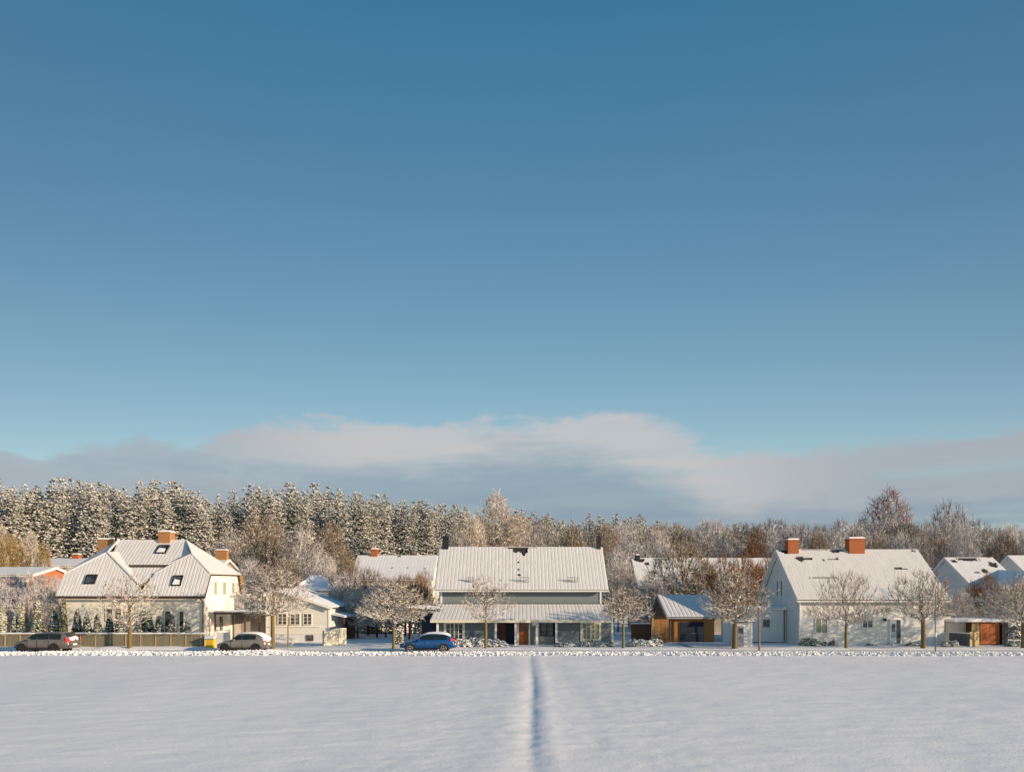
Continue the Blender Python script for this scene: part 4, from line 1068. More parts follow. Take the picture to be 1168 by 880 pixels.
    if snow_roof:
        s = MB(); sa, sb = mats['snow']; k = 16; js = 8; vs = []
        for q in range(k + 1):
            ss = sa + (sb - sa) * q / k; P = at(ss); w = hw * P[3] * P[4] * (1.02 if P[2] > 1.2 else 1.0)
            edge = min(1, min(q, k - q) / 2.0)
            for j in range(js + 1):
                v = j / js * 2 - 1
                vs.append((X(ss), w * v, P[2] - .03 * abs(v) ** 4 + .012 + mats.get('snow_t', .07) * edge * (1 - abs(v) ** 6) + .012 * mnoise.noise((q * .9, j * .9, cx))))
        s.add(vs, [(q * (js + 1) + j, (q + 1) * (js + 1) + j, (q + 1) * (js + 1) + j + 1, q * (js + 1) + j + 1) for q in range(k) for j in range(js)])
        rel(s, 'roof_snow', 'snow', smooth=True)
    if boot_snow:
        for (s0, z0, r0) in ((.95, 1.03, .19), (.92, 1.14, .16), (.955, 1.12, .14)):
            v, f_ = mound(int(s0 * 100), .14, .68, r0 * 1.6, 60, .12)
            v = v + np.array([X(s0) + cx, cy, z0 - .1]); mesh_obj('boot_snow', v, f_, M['snow'], root)
    root.rotation_euler = (0, 0, rot)
    return root
M['paint_grey'] = plain('brown_grey_car_paint', (0.185, 0.16, 0.15), 0.32, 0.06, 2, metal=.35, coat=.5)
M['paint_silver'] = plain('silver_car_paint', (0.24, 0.225, 0.20), 0.35, 0.06, 2, metal=.4, coat=.5)
M['paint_blue'] = plain('bright_blue_car_paint', (0.004, 0.075, 0.25), 0.25, 0.06, 2, metal=.15, coat=.8)
M['car_glass'] = plain('car_glass', (0.014, 0.022, 0.020), 0.10, 0.3, 2, spec=.35)
M['tyre'] = plain('tyre_rubber', (0.018, 0.017, 0.017), .8, .2)
M['rim'] = plain('alloy_rim', (0.42, 0.38, 0.34), .35, .1, metal=.5)
M['rim_dark'] = plain('dark_rim', (0.06, 0.045, 0.04), .5, .2, metal=.3)
M['tail'] = plain('red_lamp_lens', (0.62, 0.03, 0.02), .2, .05, spec=.6)
M['headlamp'] = plain('clear_lamp_lens', (0.5, 0.5, 0.5), .15, .1, spec=.7)
hatch = [(0.0, .60, .61, .72, .6), (.03, .68, .70, .86, .7), (.10, .80, .83, .95, .75), (.22, .90, .94, .99, .80), (.30, .93, 1.0, 1, .84), (.42, .95, 1.36, 1, .80), (.50, .96, 1.46, 1, .77), (.62, .97, 1.49, 1, .765), (.78, .99, 1.46, 1, .76), (.88, 1.0, 1.36, .98, .75), (.94, 1.0, 1.13, .95, .78), (.975, .90, .94, .90, .8), (1.0, .60, .62, .82, .8)]
car('blue_hatchback', 'bright blue hatchback with snow on its roof parked before the grey-green house', WX(488.5, 57.3), 57.3, 4.35, 1.8, hatch,
    dict(paint='paint_blue', glass=((.335, .44), (.455, .63), (.645, .86)), ws=(.30, .44), rw=(.88, .94), seams=(.30, .455, .65), handles=(.60, .76), snow=(.30, .925), tail_z=(.92, 1.08), tail_s=(.92), snow_t=.09), wheels=(.195, .80))
mpv = [(0.0, .60, .62, .74, .6), (.04, .74, .76, .88, .7), (.10, .88, .90, .95, .75), (.18, .96, .99, .99, .80), (.24, .98, 1.08, 1, .84), (.36, .99, 1.46, 1, .80), (.46, 1.0, 1.57, 1, .78), (.62, 1.0, 1.61, 1, .775), (.80, 1.0, 1.59, 1, .77), (.90, 1.0, 1.50, .99, .77), (.95, 1.0, 1.32, .97, .79), (.985, .94, 1.0, .93, .8), (1.0, .60, .62, .86, .8)]
car('grey_people_carrier', 'brown-grey people carrier parked by the fence at far left', WX(54, 57.3), 57.3, 4.4, 1.82, mpv,
    dict(paint='paint_grey', glass=((.27, .43), (.445, .64), (.655, .86)), ws=(.24, .38), rw=(.90, .96), seams=(.27, .44, .65), handles=(.60, .77), snow=(.86, .955), tail_z=(.82, 1.15), tail_s=.955, rim='rim_dark', snow_t=.02), wheels=(.165, .745), wheel_r=.33, snow_roof=False, boot_snow=True)
car('silver_car', 'silver-grey car under branches and snow half behind the snow bank', WX(279, 57.5), 57.5, 3.9, 1.75, hatch,
    dict(paint='paint_silver', glass=((.335, .52), (.535, .80)), ws=(.30, .44), rw=(.88, .94), seams=(.30, .53), handles=(.62,), snow=(.30, .985), tail_z=(.8, .95), tail_s=.96, rim='rim_dark', snow_t=.09), wheels=(.18, .80), boot_snow=True)
def parasol():
    pass

# ------------------------------------------------------------------ street trees
ST = 'trees along the road'
def street(px, base_d, label, name='street_tree', mat='bark', tmat='trunk', top=650, bot=708, wpx=36, trunk_y=702, trunk_w=.13, seed=1, **kw):
    d = base_d; z_top = WZ(top, d); z_bot = WZ(bot, d); rx = wpx * d / F
    th = WZ(trunk_y, d); cz = z_bot + (z_top - z_bot) * kw.pop('belly', .42)
    return tree_thing(name, label, 'tree', (WX(px, d), d, -.02), M[mat], M[tmat], kw.pop('group', ST), seed=seed, trunk_h=th, cz=cz, rx=rx * 1.03,
                      rz_up=(z_top - cz) * .96, rz_dn=(cz - z_bot) * .95, trunk_r=trunk_w, **kw)
street(148, 59.6, 'slender bare street tree in front of the cream house', top=652, bot=716, wpx=33, trunk_y=716, seed=11, n_attr=1300, kill=.33, leader=2.0, up=.5, trunk_w=.15, belly=.42, twigs=6, twig=.38, twig_r=.011)
street(311, 59.6, 'dense round street tree in front of the bungalow gable', top=645, bot=704, wpx=41, trunk_y=700, seed=12, n_attr=2300, kill=.30, trunk_w=.16, twigs=7, twig=.5, belly=.35, twig_r=.012)
street(449, 60.2, 'low spreading street tree left of the blue car', top=664, bot=711, wpx=43, trunk_y=713, seed=13, n_attr=2000, kill=.3, trunk_w=.11, twigs=7, twig_r=.014, belly=.3)
street(554, 60.0, 'slim upright street tree in front of the grey-green house', top=655, bot=711, wpx=29, trunk_y=709, seed=14, n_attr=1300, kill=.33, up=.5, leader=1.5, trunk_w=.12, belly=.45, twigs=6, twig=.36, twig_r=.011)
street(711, 60.0, 'small round street tree at the right corner of the grey-green house', top=669, bot=711, wpx=27, trunk_y=708, seed=15, n_attr=1700, kill=.27, trunk_w=.10, twigs=8, twig=.34, twig_r=.014)
street(838, 60.0, 'thick-trunked street tree in front of the white shed', top=648, bot=712, wpx=35, trunk_y=706, seed=16, n_attr=2200, kill=.29, trunk_w=.19, twigs=7, twig=.45, twig_r=.013, belly=.32)
street(965, 60.0, 'open vase-shaped street tree before the left part of the white house', top=648, bot=714, wpx=38, trunk_y=713, seed=17, n_attr=1500, kill=.33, up=.6, leader=1.2, trunk_w=.12, belly=.22, twig=.6, twigs=6, twig_r=.011)
street(1053, 60.0, 'straight-trunked street tree before the right end of the white house', top=650, bot=709, wpx=37, trunk_y=705, seed=18, n_attr=1900, kill=.32, up=.6, trunk_w=.17, belly=.25, twig=.6, twigs=6, twig_r=.012)
street(1167, 60.0, 'spreading street tree cut by the right edge of the frame', top=668, bot=712, wpx=46, trunk_y=709, seed=19, n_attr=2400, kill=.3, trunk_w=.14, twigs=8, twig_r=.013)
for i, px in enumerate((1262, 1352, 1448, 1540)):
    street(px, 60.0, 'street tree beyond the right edge of the frame', top=612, bot=705, wpx=40, trunk_y=706, seed=30 + i, n_attr=500, kill=.45, trunk_w=.16, twigs=4)

# ------------------------------------------------------------------ background trees: prototypes, then copies
def proto(mat, tmat, seed, **kw):
    t = tree_thing('bare_tree', 'bare tree', 'tree', (0, 0, 0), M[mat], M[tmat], seed=seed, **kw)
    return t
base_kw = dict(trunk_h=1.6, cz=4.6, rx=3.2, rz_up=3.2, rz_dn=2.8, n_attr=1500, step=.3, kill=.42, influence=2.2, trunk_r=.16, twig=.8, twigs=9, twig_r=.020)
protos = {
    'frost': proto('bark_grey', 'trunk_dark', 41, **base_kw),
    'hoar': proto('bark_hoar', 'trunk_dark', 48, **{**base_kw, 'rx': 3.5, 'n_attr': 1900, 'kill': .38, 'trunk_h': .9, 'rz_dn': 3.4}),
    'grey': proto('bark_grey', 'trunk_dark', 42, **{**base_kw, 'cz': 4.4, 'rx': 3.2, 'up': .15}),
    'snowy': proto('bark', 'trunk_dark', 43, **{**base_kw, 'rx': 3.6, 'cz': 4.2, 'rz_up': 2.8}),
    'russet': proto('bark_brown', 'trunk_dark', 44, **{**base_kw, 'n_attr': 1300, 'kill': .42, 'twigs': 8, 'up': .5}),
    'pale': proto('bark_pale', 'trunk_dark', 45, **{**base_kw, 'rx': 2.6, 'rz_up': 4.0, 'cz': 4.4, 'n_attr': 1500, 'kill': .4, 'twigs': 8, 'twig_r': .026, 'up': -.2}),
    'ochre': proto('bark_yellow', 'trunk_dark', 46, **{**base_kw, 'rx': 2.6, 'n_attr': 1200, 'kill': .42, 'twigs': 8, 'up': .6}),
    'birch': proto('bark_pink', 'trunk_dark', 47, **{**base_kw, 'rx': 2.2, 'rz_up': 4.6, 'cz': 4.2, 'n_attr': 2000, 'kill': .36, 'twigs': 10, 'up': -.2, 'leader': 5, 'rx': 2.4}),
}
PH = {'hoar': 7.8, 'frost': 7.8, 'grey': 7.6, 'snowy': 7.0, 'russet': 7.8, 'pale': 8.4, 'ochre': 7.8, 'birch': 8.8}
PW = {'hoar': 3.8, 'frost': 3.5, 'grey': 3.3, 'snowy': 3.9, 'russet': 3.5, 'pale': 2.9, 'ochre': 2.9, 'birch': 2.5}
used = set()
def bt(kind, px, top, wpx, d, label, name='bare_tree', group=None, cat='tree', zb=None):
    """one background tree: crown top at photo height top, half-width wpx pixels, depth d"""
    x = WX(px, d); z0 = hill(x, d) - .1 if zb is None else zb
    h = WZ(top, d) - z0; sz = h / PH[kind]; sx = wpx * d / F / PW[kind]
    root = protos[kind]
    rz = rng.uniform(0, 6.28)
    if kind in used: c = copy_tree(root)
    else: c = root; used.add(kind)
    c.location = (x, d, z0); c.rotation_euler = (0, 0, rz); c.scale = (sx, sx, sz)
    c.name = name; c['label'] = label; c['category'] = cat
    if group: c['group'] = group
    elif 'group' in c.keys(): del c['group']
    return c
# left edge
GL = 'bare garden trees at the left'
bt('ochre', 12, 612, 22, 98, 'ochre bare tree behind the red brick house', group=GL)
bt('ochre', 50, 622, 12, 97, 'small ochre bare tree beyond the right end of the red brick house', group=GL)
bt('pale', 35, 607, 13, 118, 'pale hoar-frosted tree behind the ochre trees at left', group=GL)
bt('pale', 2, 600, 11, 118, 'pale hoar-frosted tree at the very left edge', group=GL)
for px, top, w, d in ((10, 658, 24, 76), (32, 656, 24, 78), (-2, 666, 22, 65.5), (20, 672, 20, 65), (41, 668, 20, 65.3), (58, 676, 13, 65), (52, 657, 18, 79), (66, 662, 14, 84), (-8, 668, 20, 75), (78, 648, 22, 92), (60, 646, 18, 94), (100, 642, 20, 93)):
    bt('hoar', px, top, w, d, 'frosted bush in the thicket left of the cream house', 'frosted_bush', 'frosted bushes left of the cream house', 'bush')
# between cream house and centre
GM = 'bare trees behind the bungalow'
bt('snowy', 300, 592, 36, 108, 'broad snowy-twigged tree standing tallest behind the bungalow', group=GM)
bt('grey', 262, 606, 26, 104, 'grey bare tree just right of the cream house roof', group=GM)
bt('grey', 345, 602, 30, 103, 'grey bare tree behind the bungalow ridge', group=GM)
bt('snowy', 378, 600, 26, 112, 'snowy-twigged tree left of the plain-roofed far house', group=GM)
for px, top, w, d, k in ((285, 640, 24, 88, 'hoar'), (325, 640, 26, 86, 'snowy'), (372, 636, 22, 86, 'hoar'), (398, 632, 20, 82, 'snowy'), (250, 650, 20, 84, 'frost'), (352, 628, 22, 94, 'frost')):
    bt(k, px, top, w, d, 'snowy garden tree crowded behind the bungalow roof', group='garden trees crowded behind the bungalow')
for px, top, w, d, k in ((395, 655, 24, 80, 'hoar'), (420, 650, 24, 82, 'snowy'), (440, 658, 22, 79, 'hoar'), (462, 657, 24, 80, 'snowy'), (484, 652, 16, 82, 'frost'), (408, 672, 20, 76, 'grey'), (430, 668, 24, 78, 'frost')):
    bt(k, px, top, w, d, 'snow-dusted garden tree in the gap left of the grey-green house', group='garden trees in the gap left of the grey-green house')
bt('russet', 478, 655, 12, 78, 'russet-leaved small tree left of the grey-green house eave', 'russet_tree')
bt('russet', 486, 672, 12, 74, 'low russet bush above the navy shed', 'russet_bush', cat='bush')
# tall pale tree behind centre roof
bt('pale', 566, 564, 26, 140, 'tall hoar-frosted pale tree rising behind the grey-green house roof', 'frosted_tree')
bt('pale', 592, 588, 24, 138, 'shorter hoar-frosted tree right of the tall pale one', 'frosted_tree')
bt('pale', 540, 590, 18, 136, 'small hoar-frosted tree left of the tall pale one', 'frosted_tree')
for i, (px, top, w, d) in enumerate(((622, 596, 22, 125), (655, 604, 24, 118), (520, 604, 18, 125), (690, 600, 22, 122), (610, 604, 18, 112))):
    bt('snowy' if i % 2 else 'frost', px, top, w, d, 'bare tree in the row just above the grey-green house ridge', group='bare trees above the grey-green house ridge')
# right of centre
for px, top, w, d, k in ((705, 628, 20, 90, 'hoar'), (700, 650, 16, 82, 'grey'), (722, 614, 26, 104, 'grey'), (750, 608, 26, 108, 'hoar'), (775, 604, 28, 112, 'snowy'), (806, 602, 26, 110, 'grey'), (828, 610, 22, 102, 'frost'), (742, 655, 18, 80, 'grey')):
    bt(k, px, top, w, d, 'bare tree in the thicket behind the garage', group='bare trees in the thicket behind the garage')
bt('snowy', 779, 622, 38, 83, 'wide-spreading tree with thick snowy limbs right behind the garage', 'spreading_tree')
for px, top, w, d in ((848, 634, 24, 84), (824, 636, 22, 83), (864, 644, 18, 80), (803, 640, 20, 84), (876, 634, 16, 85)):
    bt('russet', px, top, w, d, 'russet-brown bush left of the white house gable', 'russet_bush', 'russet bushes left of the white house gable', 'bush')
bt('russet', 863, 605, 16, 100, 'tall russet-brown tree left of the white house ridge', 'russet_tree')
# trees along the right skyline
GR = 'bare trees on the right skyline'
bt('birch', 1014, 559, 30, 150, 'tall pinkish birch rising above the white house ridge', 'birch_tree')
bt('grey', 1082, 577, 32, 150, 'wide rounded tree on the skyline right of the birch', 'skyline_tree')
bt('grey', 1003, 586, 34, 138, 'broad bare tree in front of the tall birch', 'skyline_tree')
for i, px in enumerate(range(712, 1240, 19)):
    top = (601, 597, 603, 599)[i % 4] + rng.uniform(-4, 4) + (3 if px > 1100 else 0)
    bt(('hoar', 'grey', 'snowy', 'hoar', 'frost')[i % 5], px + rng.uniform(-5, 5), top, rng.uniform(22, 34), rng.uniform(130, 160), 'bare tree in the long row on the right skyline', 'skyline_tree', GR)
for i, px in enumerate(range(880, 1220, 24)):
    bt(('hoar', 'frost', 'snowy')[i % 3], px + rng.uniform(-6, 6), 612 + rng.uniform(-5, 6), rng.uniform(18, 26), rng.uniform(108, 124), 'lower bare tree in front of the right skyline row', 'skyline_tree', 'lower bare trees before the right skyline')
for px, top, w, d in ((1128, 655, 16, 76), (1110, 664, 12, 77)):
    bt('russet', px, top, w, d, 'small russet tree in front of the white far house', 'russet_tree', 'small russet trees before the white far house')
for px, top, w, d in ((1146, 664, 18, 74), (1098, 672, 14, 74), (1160, 655, 16, 76)):
    bt('grey', px, top, w, d, 'bare bush in front of the white far house', 'bare_bush', 'bare bushes before the white far house', 'bush')
for k in protos:
    if k not in used: 
        for ch in list(protos[k].children): bpy.data.objects.remove(ch)
        bpy.data.objects.remove(protos[k])

# ------------------------------------------------------------------ pine forest
def pine_proto(seed, h, w, bare):
    t = thing('snowy_pine', 'snow-laden pine in the dense forest edge behind the houses', 'tree', (0, 0, 0), 'pines of the forest edge')
    v, f = pine_mesh(seed, h, w, bare)
    mesh_obj('crown', v, f, M['pine'], t)
    MB().tube((0, 0, -.5), (0, 0, h * .9), .2, .05, 6).build('trunk', M['trunk_dark'], t)
    return t
pp = [pine_proto(1, 18, 2.9, .22), pine_proto(2, 17, 2.5, .18), pine_proto(3, 19, 3.2, .30), pine_proto(4, 16, 2.7, .12), pine_proto(5, 18, 2.3, .2)]
def tl(px):   # treeline of the photograph
    return float(np.interp(px, [-60, 0, 100, 250, 340, 400, 500, 600, 700, 760, 850, 900], [548, 551, 556, 562, 554, 567, 575, 588, 590, 598, 602, 604]))
def fd(px): return float(np.interp(px, [-60, 0, 400, 600, 760, 900], [132, 136, 156, 184, 205, 215]))
first = set(); cnt = 0
for row, (dd, dy, sp) in enumerate(((0, 8, 12.5), (7, 3, 13.5), (14, 0, 13.5), (22, 0, 15))):
    px = -50 + row * 5.0
    while px < 880:
        d = fd(px) + dd + rng.uniform(-2.5, 2.5); top = tl(px) + dy + rng.choice((-6, -3, 0, 2, 4, 7, 9)) + rng.uniform(-2, 2) + 4 * math.sin(px / 17.0) + 3 * math.sin(px / 41.0 + 1)
        x = WX(px, d); z0 = hill(x, d) - .3; h = WZ(top, d) - z0
        k = rng.randrange(5); P = pp[k]; hh = (18, 17, 19, 16, 18)[k]
        if k in first: c = copy_tree(P)
        else: c = P; first.add(k)
        s = h / hh; sx = s * rng.uniform(1.0, 1.45)
        c.location = (x, d, z0); c.scale = (sx, sx, s); c.rotation_euler = (0, 0, rng.uniform(0, 6.28)); cnt += 1
        px += sp * rng.uniform(.75, 1.25)
print('pines', cnt)

# ------------------------------------------------------------------ hedge plants and shrubs
def leaf_thing(name, label, cat, loc, vf, mat, group=None, stem=.5):
    t = thing(name, label, cat, loc, group)
    v, f = vf; mesh_obj('foliage', v + np.array(loc), f, mat, t)
    if stem: MB().tube((loc[0], loc[1], loc[2] - .1), (loc[0], loc[1], loc[2] + stem), .05, .03, 6).build('stem', M['trunk_dark'], t)
    return t
GT = 'conical evergreens behind the fence'
th1 = leaf_thing('conical_evergreen', 'e', 'evergreen', (0, 0, 0), cone_shrub(1, 3, .62, 900, .12), M['thuja'])
th2 = leaf_thing('conical_evergreen', 'e', 'evergreen', (0, 0, 0), cone_shrub(2, 3, .66, 900, .12, .6), M['thuja'])
th3 = leaf_thing('conical_evergreen', 'e', 'evergreen', (0, 0, 0), cone_shrub(3, 2.2, .7, 800, .12, .5), M['thuja_dark'])
spec = [(1, 3, 692, 7, 'yellow-green conical evergreen at the left edge behind the fence'), (2, 26, 691, 7, 'broad snowy evergreen second from the left edge'), (1, 43, 684, 8.5, 'tallest pointed evergreen above the grey car'),
        (3, 62, 697, 8, 'dark bushy evergreen left of the cream house corner'), (1, 73, 682, 5, 'narrow bright evergreen at the cream house corner'), (3, 17, 702, 5, 'small dark evergreen between two taller ones at far left')]
dark_row = [(88, 696), (99, 700), (111, 701), (125, 700), (137, 702), (170, 697), (181, 702), (196, 701), (214, 708), (158, 704)]  # row of darker evergreens: column and top of each
spec += [(3, px, y, 6.2, 'dark snow-flecked evergreen in the row before the cream house wall') for px, y in dark_row]
pr = {1: (th1, 3, .62), 2: (th2, 3, .66), 3: (th3, 2.2, .7)}; us = set()
for k, px, top, w, lab in spec:
    P, h, ww = pr[k]; d = 62.3 + rng.uniform(-.3, .5)
    c = P if k not in us else copy_tree(P); us.add(k)
    c.location = (WX(px, d), d, -.03); sx = w * d / F / ww; c.scale = (sx, sx, (WZ(top, d) + .03) / h); c.rotation_euler = (0, 0, rng.uniform(0, 6))
    c['label'] = lab; c['group'] = GT; c['category'] = 'evergreen'
# snow-laden shrubs in front of the grey-green house
def shrubs(list_, label, name, group, mat, seed0, size=.11, n=260):
    for i, (px, d, w, h) in enumerate(list_):
        loc = (WX(px, d), d, -.02)
        leaf_thing(name, label, 'shrub', loc, mound(seed0 + i, w, w * .75, h, n, size), M[mat], group, stem=.2)
shrubs([(524, 63.2, .5, .85), (532, 63.0, .5, .75), (541, 63.3, .52, .95), (549, 63.1, .5, .85), (559, 63.1, .5, .8), (567, 63.0, .52, .85), (574, 63.1, .4, .62)], 'rounded snow-covered shrub in the row left of the brown door', 'snowy_shrub', 'snow-covered shrubs left of the brown door', 'shrub_snow', 60)
shrubs([(638, 63.4, .45, .5), (648, 63.3, .5, .42), (657, 63.5, .5, .5), (667, 63.2, .5, .6), (675, 63.4, .4, .75), (684, 63.2, .5, .5), (696, 63.4, .4, .55)], 'low dark shrub dotted with snow under the right window', 'low_shrub', 'low shrubs under the right window', 'thuja_dark', 80, .10, 200)
shrubs([(722, 64, .6, .75), (731, 64.2, .6, .7), (740, 64, .55, .6), (749, 64.4, .6, .75)], 'snowy bush left of the timber garage', 'snowy_bush', 'snowy bushes left of the timber garage', 'shrub_snow', 90)
leaf_thing('leaning_bush', 'snow-tipped bush growing against the added orange panel by the garage', 'shrub', (WX(750, 67.9), 67.9, 0), mound(97, .4, .3, 1.5, 60, .10), M['bark_yellow'])
shrubs([(919, 64.6, .55, .85), (928, 64.4, .6, .7)], 'olive shrub with snow under the left window of the white house', 'olive_shrub', 'olive shrubs under the white house window', 'thuja', 100)
shrubs([(940, 64.8, .4, .45), (950, 64.6, .45, .6), (994, 64.9, .5, .25), (1040, 64.5, .5, .4), (1048, 64.6, .4, .35)], 'low winter plant along the foot of the white house', 'low_plant', 'low plants along the foot of the white house', 'thuja_dark', 110, .09, 130)
shrubs([(1078, 63.5, .35, .5), (1087, 63.8, .45, .6), (1152, 64, .5, .55), (1160, 64.2, .6, .6)], 'snow-topped bush beside the reddish shed', 'snowy_bush', 'snow-topped bushes beside the reddish shed', 'thuja_dark', 120, .1, 160)
shrubs([(1118, 76, 1.2, 1.6), (1140, 76, 1.2, 1.8), (1100, 75, 1.0, 1.5), (1158, 75, 1.0, 1.7)], 'snowy hedge bush behind the reddish shed', 'hedge_bush', 'snowy hedge bushes behind the reddish shed', 'thuja_dark', 130, .16, 380)

# brown fence between centre house and garage
f = thing('brown_garden_fence', 'dark brown board fence with snow left of the timber garage', 'fence', (13, 73, 0))
MB().box(WX(720, 73), WX(742, 73), 73, 73.1, -.1, 1.6).build('panel', M['wood_brown'], f)
MB().box(WX(719.5, 73), WX(742.5, 73), 72.95, 73.15, 1.605, 1.72).build('snow_layer', M['snow'], f)
shrubs([(398, 86, 1.3, 1.9), (412, 86.5, 1.4, 2.2), (427, 86, 1.4, 2.0), (442, 86.5, 1.4, 2.3), (457, 86, 1.4, 2.1), (471, 86.5, 1.4, 2.2), (484, 86, 1.3, 2.2)], 'snow-covered hedge bush at the back of the shaded garden', 'hedge_bush', 'snow-covered hedge behind the shaded garden', 'shrub_snow', 150, .2, 420)
# things in the shaded garden left of the centre house
t = thing('garden_table', 'small dark garden table with snow in the shaded garden', 'table', (WX(430, 85), 85, 0))
MB().box(WX(424, 85), WX(437, 85), 84.6, 85.4, .72, .78).build('tabletop', M['soot'], t)
for a in (425.5, 435.5):
    for y in (84.7, 85.3): MB().tube((WX(a, 85), y, -.05), (WX(a, 85), y, .72), .04).build('leg', M['soot'], t)
MB().box(WX(424.3, 85), WX(436.7, 85), 84.63, 85.37, .785, .92).build('snow_layer', M['snow'], t)
h = thing('clipped_hedge', 'dark clipped hedge block right of the low spreading tree', 'hedge', (WX(455, 66), 66, 0))
v, fc = octa([(WX(455, 66) + rng.uniform(-.35, .35), 66 + rng.uniform(-.3, .3), rng.uniform(.1, 1.35)) for _ in range(500)], [rng.uniform(.06, .13) for _ in range(500)], 4, .9)
mesh_obj('foliage', v, fc, M['thuja_dark'], h)
for px, d in ((399, 84), (462, 82), (467, 74)):
    x = WX(px, d); t = thing('small_tree', 'dark thin-trunked tree standing in the shaded garden', 'tree trunk', (x, d, 0), 'dark trunks in the shaded garden')
    MB().tube((x, d, -.1), (x + .1, d, 3.2), .13, .09, 8).build('trunk', M['trunk_dark'], t)

# ------------------------------------------------------------------ light, sky, camera
SUN_AZ = R(67)      # from the camera's back axis towards the right
SUN_EL = R(13.5)
sd = Vector((math.sin(SUN_AZ) * math.cos(SUN_EL), -math.cos(SUN_AZ) * math.cos(SUN_EL), math.sin(SUN_EL)))
L = bpy.data.lights.new('sun', 'SUN'); L.energy = 5.0; L.angle = R(0.53); L.color = (1.0, 0.77, 0.55)
lo = bpy.data.objects.new('sun', L); col.objects.link(lo)
lo.rotation_euler = sd.to_track_quat('Z', 'Y').to_euler(); lo.location = (40, -40, 40)
w = bpy.data.worlds.new('World'); scene.world = w; w.use_nodes = True
nt = w.node_tree; bg = nt.nodes['Background']
sky = nt.nodes.new('ShaderNodeTexSky'); sky.sky_type = 'NISHITA'; sky.sun_disc = False
sky.sun_elevation = SUN_EL
sky.sun_rotation = math.atan2(sd.x, sd.y)
sky.altitude = 100; sky.air_density = 1.0; sky.dust_density = 0.6; sky.ozone_density = 2.0
tc = nt.nodes.new('ShaderNodeTexCoord'); sp = nt.nodes.new('ShaderNodeSeparateXYZ'); nt.links.new(tc.outputs['Generated'], sp.inputs[0])
az = math_(nt, 'ARCTAN2', sp.outputs['X'], sp.outputs['Y'])
el = math_(nt, 'ARCSINE', sp.outputs['Z'])
# grade of the sky towards teal, stronger overhead
gr = maprange(nt, el, 0.02, 0.75, 0, 1, False)
tint = mixc(nt, gr, (1.60, 1.32, 1.04), (0.45, 1.15, 1.22))
mul = nt.nodes.new('ShaderNodeMix'); mul.data_type = 'RGBA'; mul.blend_type = 'MULTIPLY'; mul.inputs[0].default_value = 1
mps = nt.nodes.new('ShaderNodeMapping'); mps.inputs['Scale'].default_value = (.15, 1, 1); mps.inputs['Rotation'].default_value = (0, 0, 0)
nrmv = nt.nodes.new('ShaderNodeVectorMath'); nrmv.operation = 'NORMALIZE'
nt.links.new(tc.outputs['Generated'], mps.inputs['Vector']); nt.links.new(mps.outputs[0], nrmv.inputs[0]); nt.links.new(nrmv.outputs[0], sky.inputs['Vector']) if 'Vector' in sky.inputs else None
nt.links.new(sky.outputs[0], mul.inputs[6]); nt.links.new(tint, mul.inputs[7])
skyc = mul.outputs[2]
# cloud bank: its upper edge follows the azimuth
fc = nt.nodes.new('ShaderNodeFloatCurve'); cv = fc.mapping.curves[0]
pts = [(-.75, .16), (-.619, .172), (-.534, .188), (-.386, .212), (-.278, .230), (-.102, .238), (.02, .248), (.15, .238), (.22, .222), (.28, .196), (.333, .190), (.469, .196), (.619, .194), (.8, .16)]
conv = [((a + 1) / 2, b * 2) for a, b in pts]
cv.points[0].location = (0, .2); cv.points[1].location = (1, .2)
for p in conv: cv.points.new(*p)
fc.mapping.update()
nt.links.new(math_(nt, 'MULTIPLY_ADD', az, .5, .5), fc.inputs['Value'])
edge = math_(nt, 'MULTIPLY', fc.outputs[0], .5)
mp = nt.nodes.new('ShaderNodeMapping'); mp.inputs['Scale'].default_value = (1, 1, 2.6); nt.links.new(tc.outputs['Generated'], mp.inputs['Vector'])
nz = noise_tex(nt, 5.5, mp.outputs[0], 8, .55, .3)
nz2 = noise_tex(nt, 2.2, mp.outputs[0], 5, .5)
mp3 = nt.nodes.new('ShaderNodeMapping'); mp3.inputs['Scale'].default_value = (1, 1, 9); mp3.inputs['Rotation'].default_value = (0, R(-4), 0); nt.links.new(tc.outputs['Generated'], mp3.inputs['Vector'])
nz3 = noise_tex(nt, 2.4, mp3.outputs[0], 6, .55)
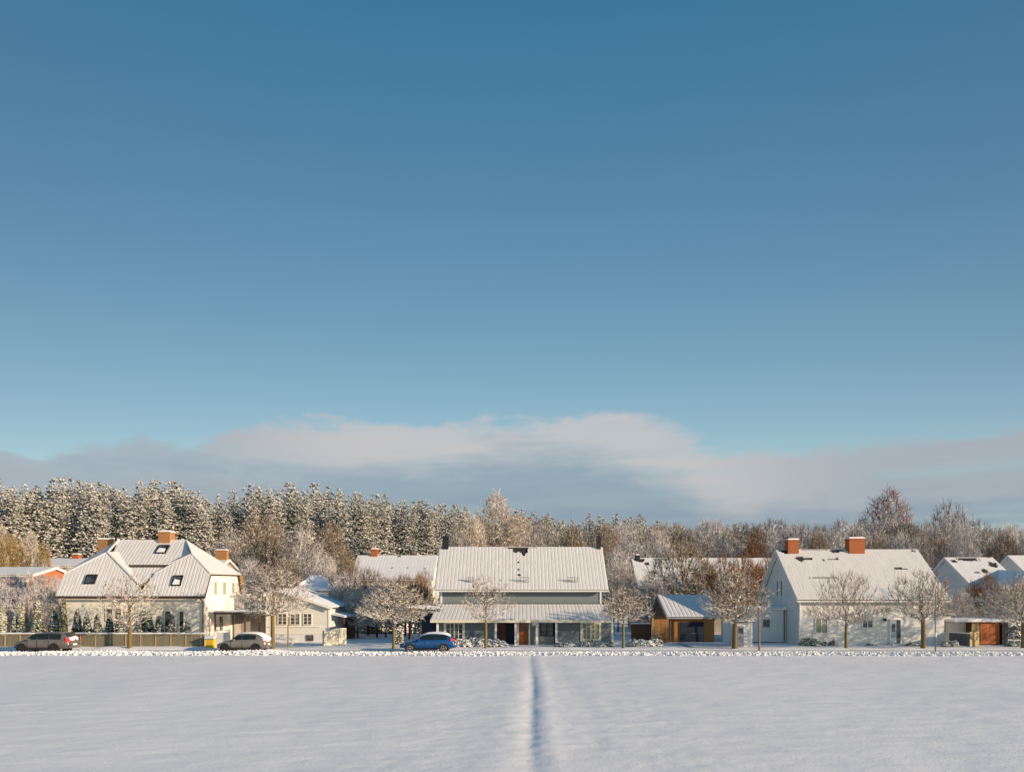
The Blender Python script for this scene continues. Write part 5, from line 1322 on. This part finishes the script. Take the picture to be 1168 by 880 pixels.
dlt = math_(nt, 'SUBTRACT', edge, el)                       # >0 below the edge
nzf = noise_tex(nt, 16, mp.outputs[0], 6, .6, .6)
dlt = math_(nt, 'ADD', math_(nt, 'ADD', dlt, math_(nt, 'MULTIPLY', math_(nt, 'SUBTRACT', nz, .5), .095)), math_(nt, 'MULTIPLY', math_(nt, 'SUBTRACT', nzf, .5), .045))
cov = maprange(nt, dlt, -.004, .020)
thn = maprange(nt, nz3, .38, .54, 0.0, 1.0)
thr = maprange(nt, az, .15, .35, .84, .6)
thin = math_(nt, 'ADD', thr, math_(nt, 'MULTIPLY', thn, math_(nt, 'SUBTRACT', 1.0, thr)))
cov = math_(nt, 'MULTIPLY', cov, thin)
back = maprange(nt, sp.outputs['Y'], -.2, .3)
cov = math_(nt, 'MULTIPLY', math_(nt, 'MULTIPLY', cov, back), .95)
toplit = maprange(nt, dlt, .0, .15, 1.0, 0.0)
lit = maprange(nt, math_(nt, 'ADD', math_(nt, 'MULTIPLY', toplit, .55), math_(nt, 'ADD', math_(nt, 'MULTIPLY', nz, .55), math_(nt, 'MULTIPLY', nz3, .8))), .78, 1.12)
azf = maprange(nt, math_(nt, 'ABSOLUTE', math_(nt, 'SUBTRACT', az, .0)), .18, .5, 1.0, .42)
lit = math_(nt, 'MULTIPLY', lit, azf)
STR = 0.113
ccol = mixc(nt, lit, tuple(x / STR for x in (.205, .265, .325)), tuple(x / STR for x in (.435, .425, .43)))
fin = mixc(nt, cov, skyc, ccol)
nt.links.new(fin, bg.inputs['Color']); bg.inputs['Strength'].default_value = STR

cam = bpy.data.cameras.new('camera'); co = bpy.data.objects.new('camera', cam); col.objects.link(co)
co.location = (0, 0, CAMH); co.rotation_euler = (R(90), 0, 0)
cam.sensor_width = 36; cam.lens = F / 1168 * 36; cam.shift_y = (HY - 440) / 1168; cam.clip_end = 4000
scene.camera = co
scene.view_settings.view_transform = 'Standard'; scene.view_settings.look = 'None'
scene.view_settings.exposure = 0.38; scene.view_settings.gamma = 1
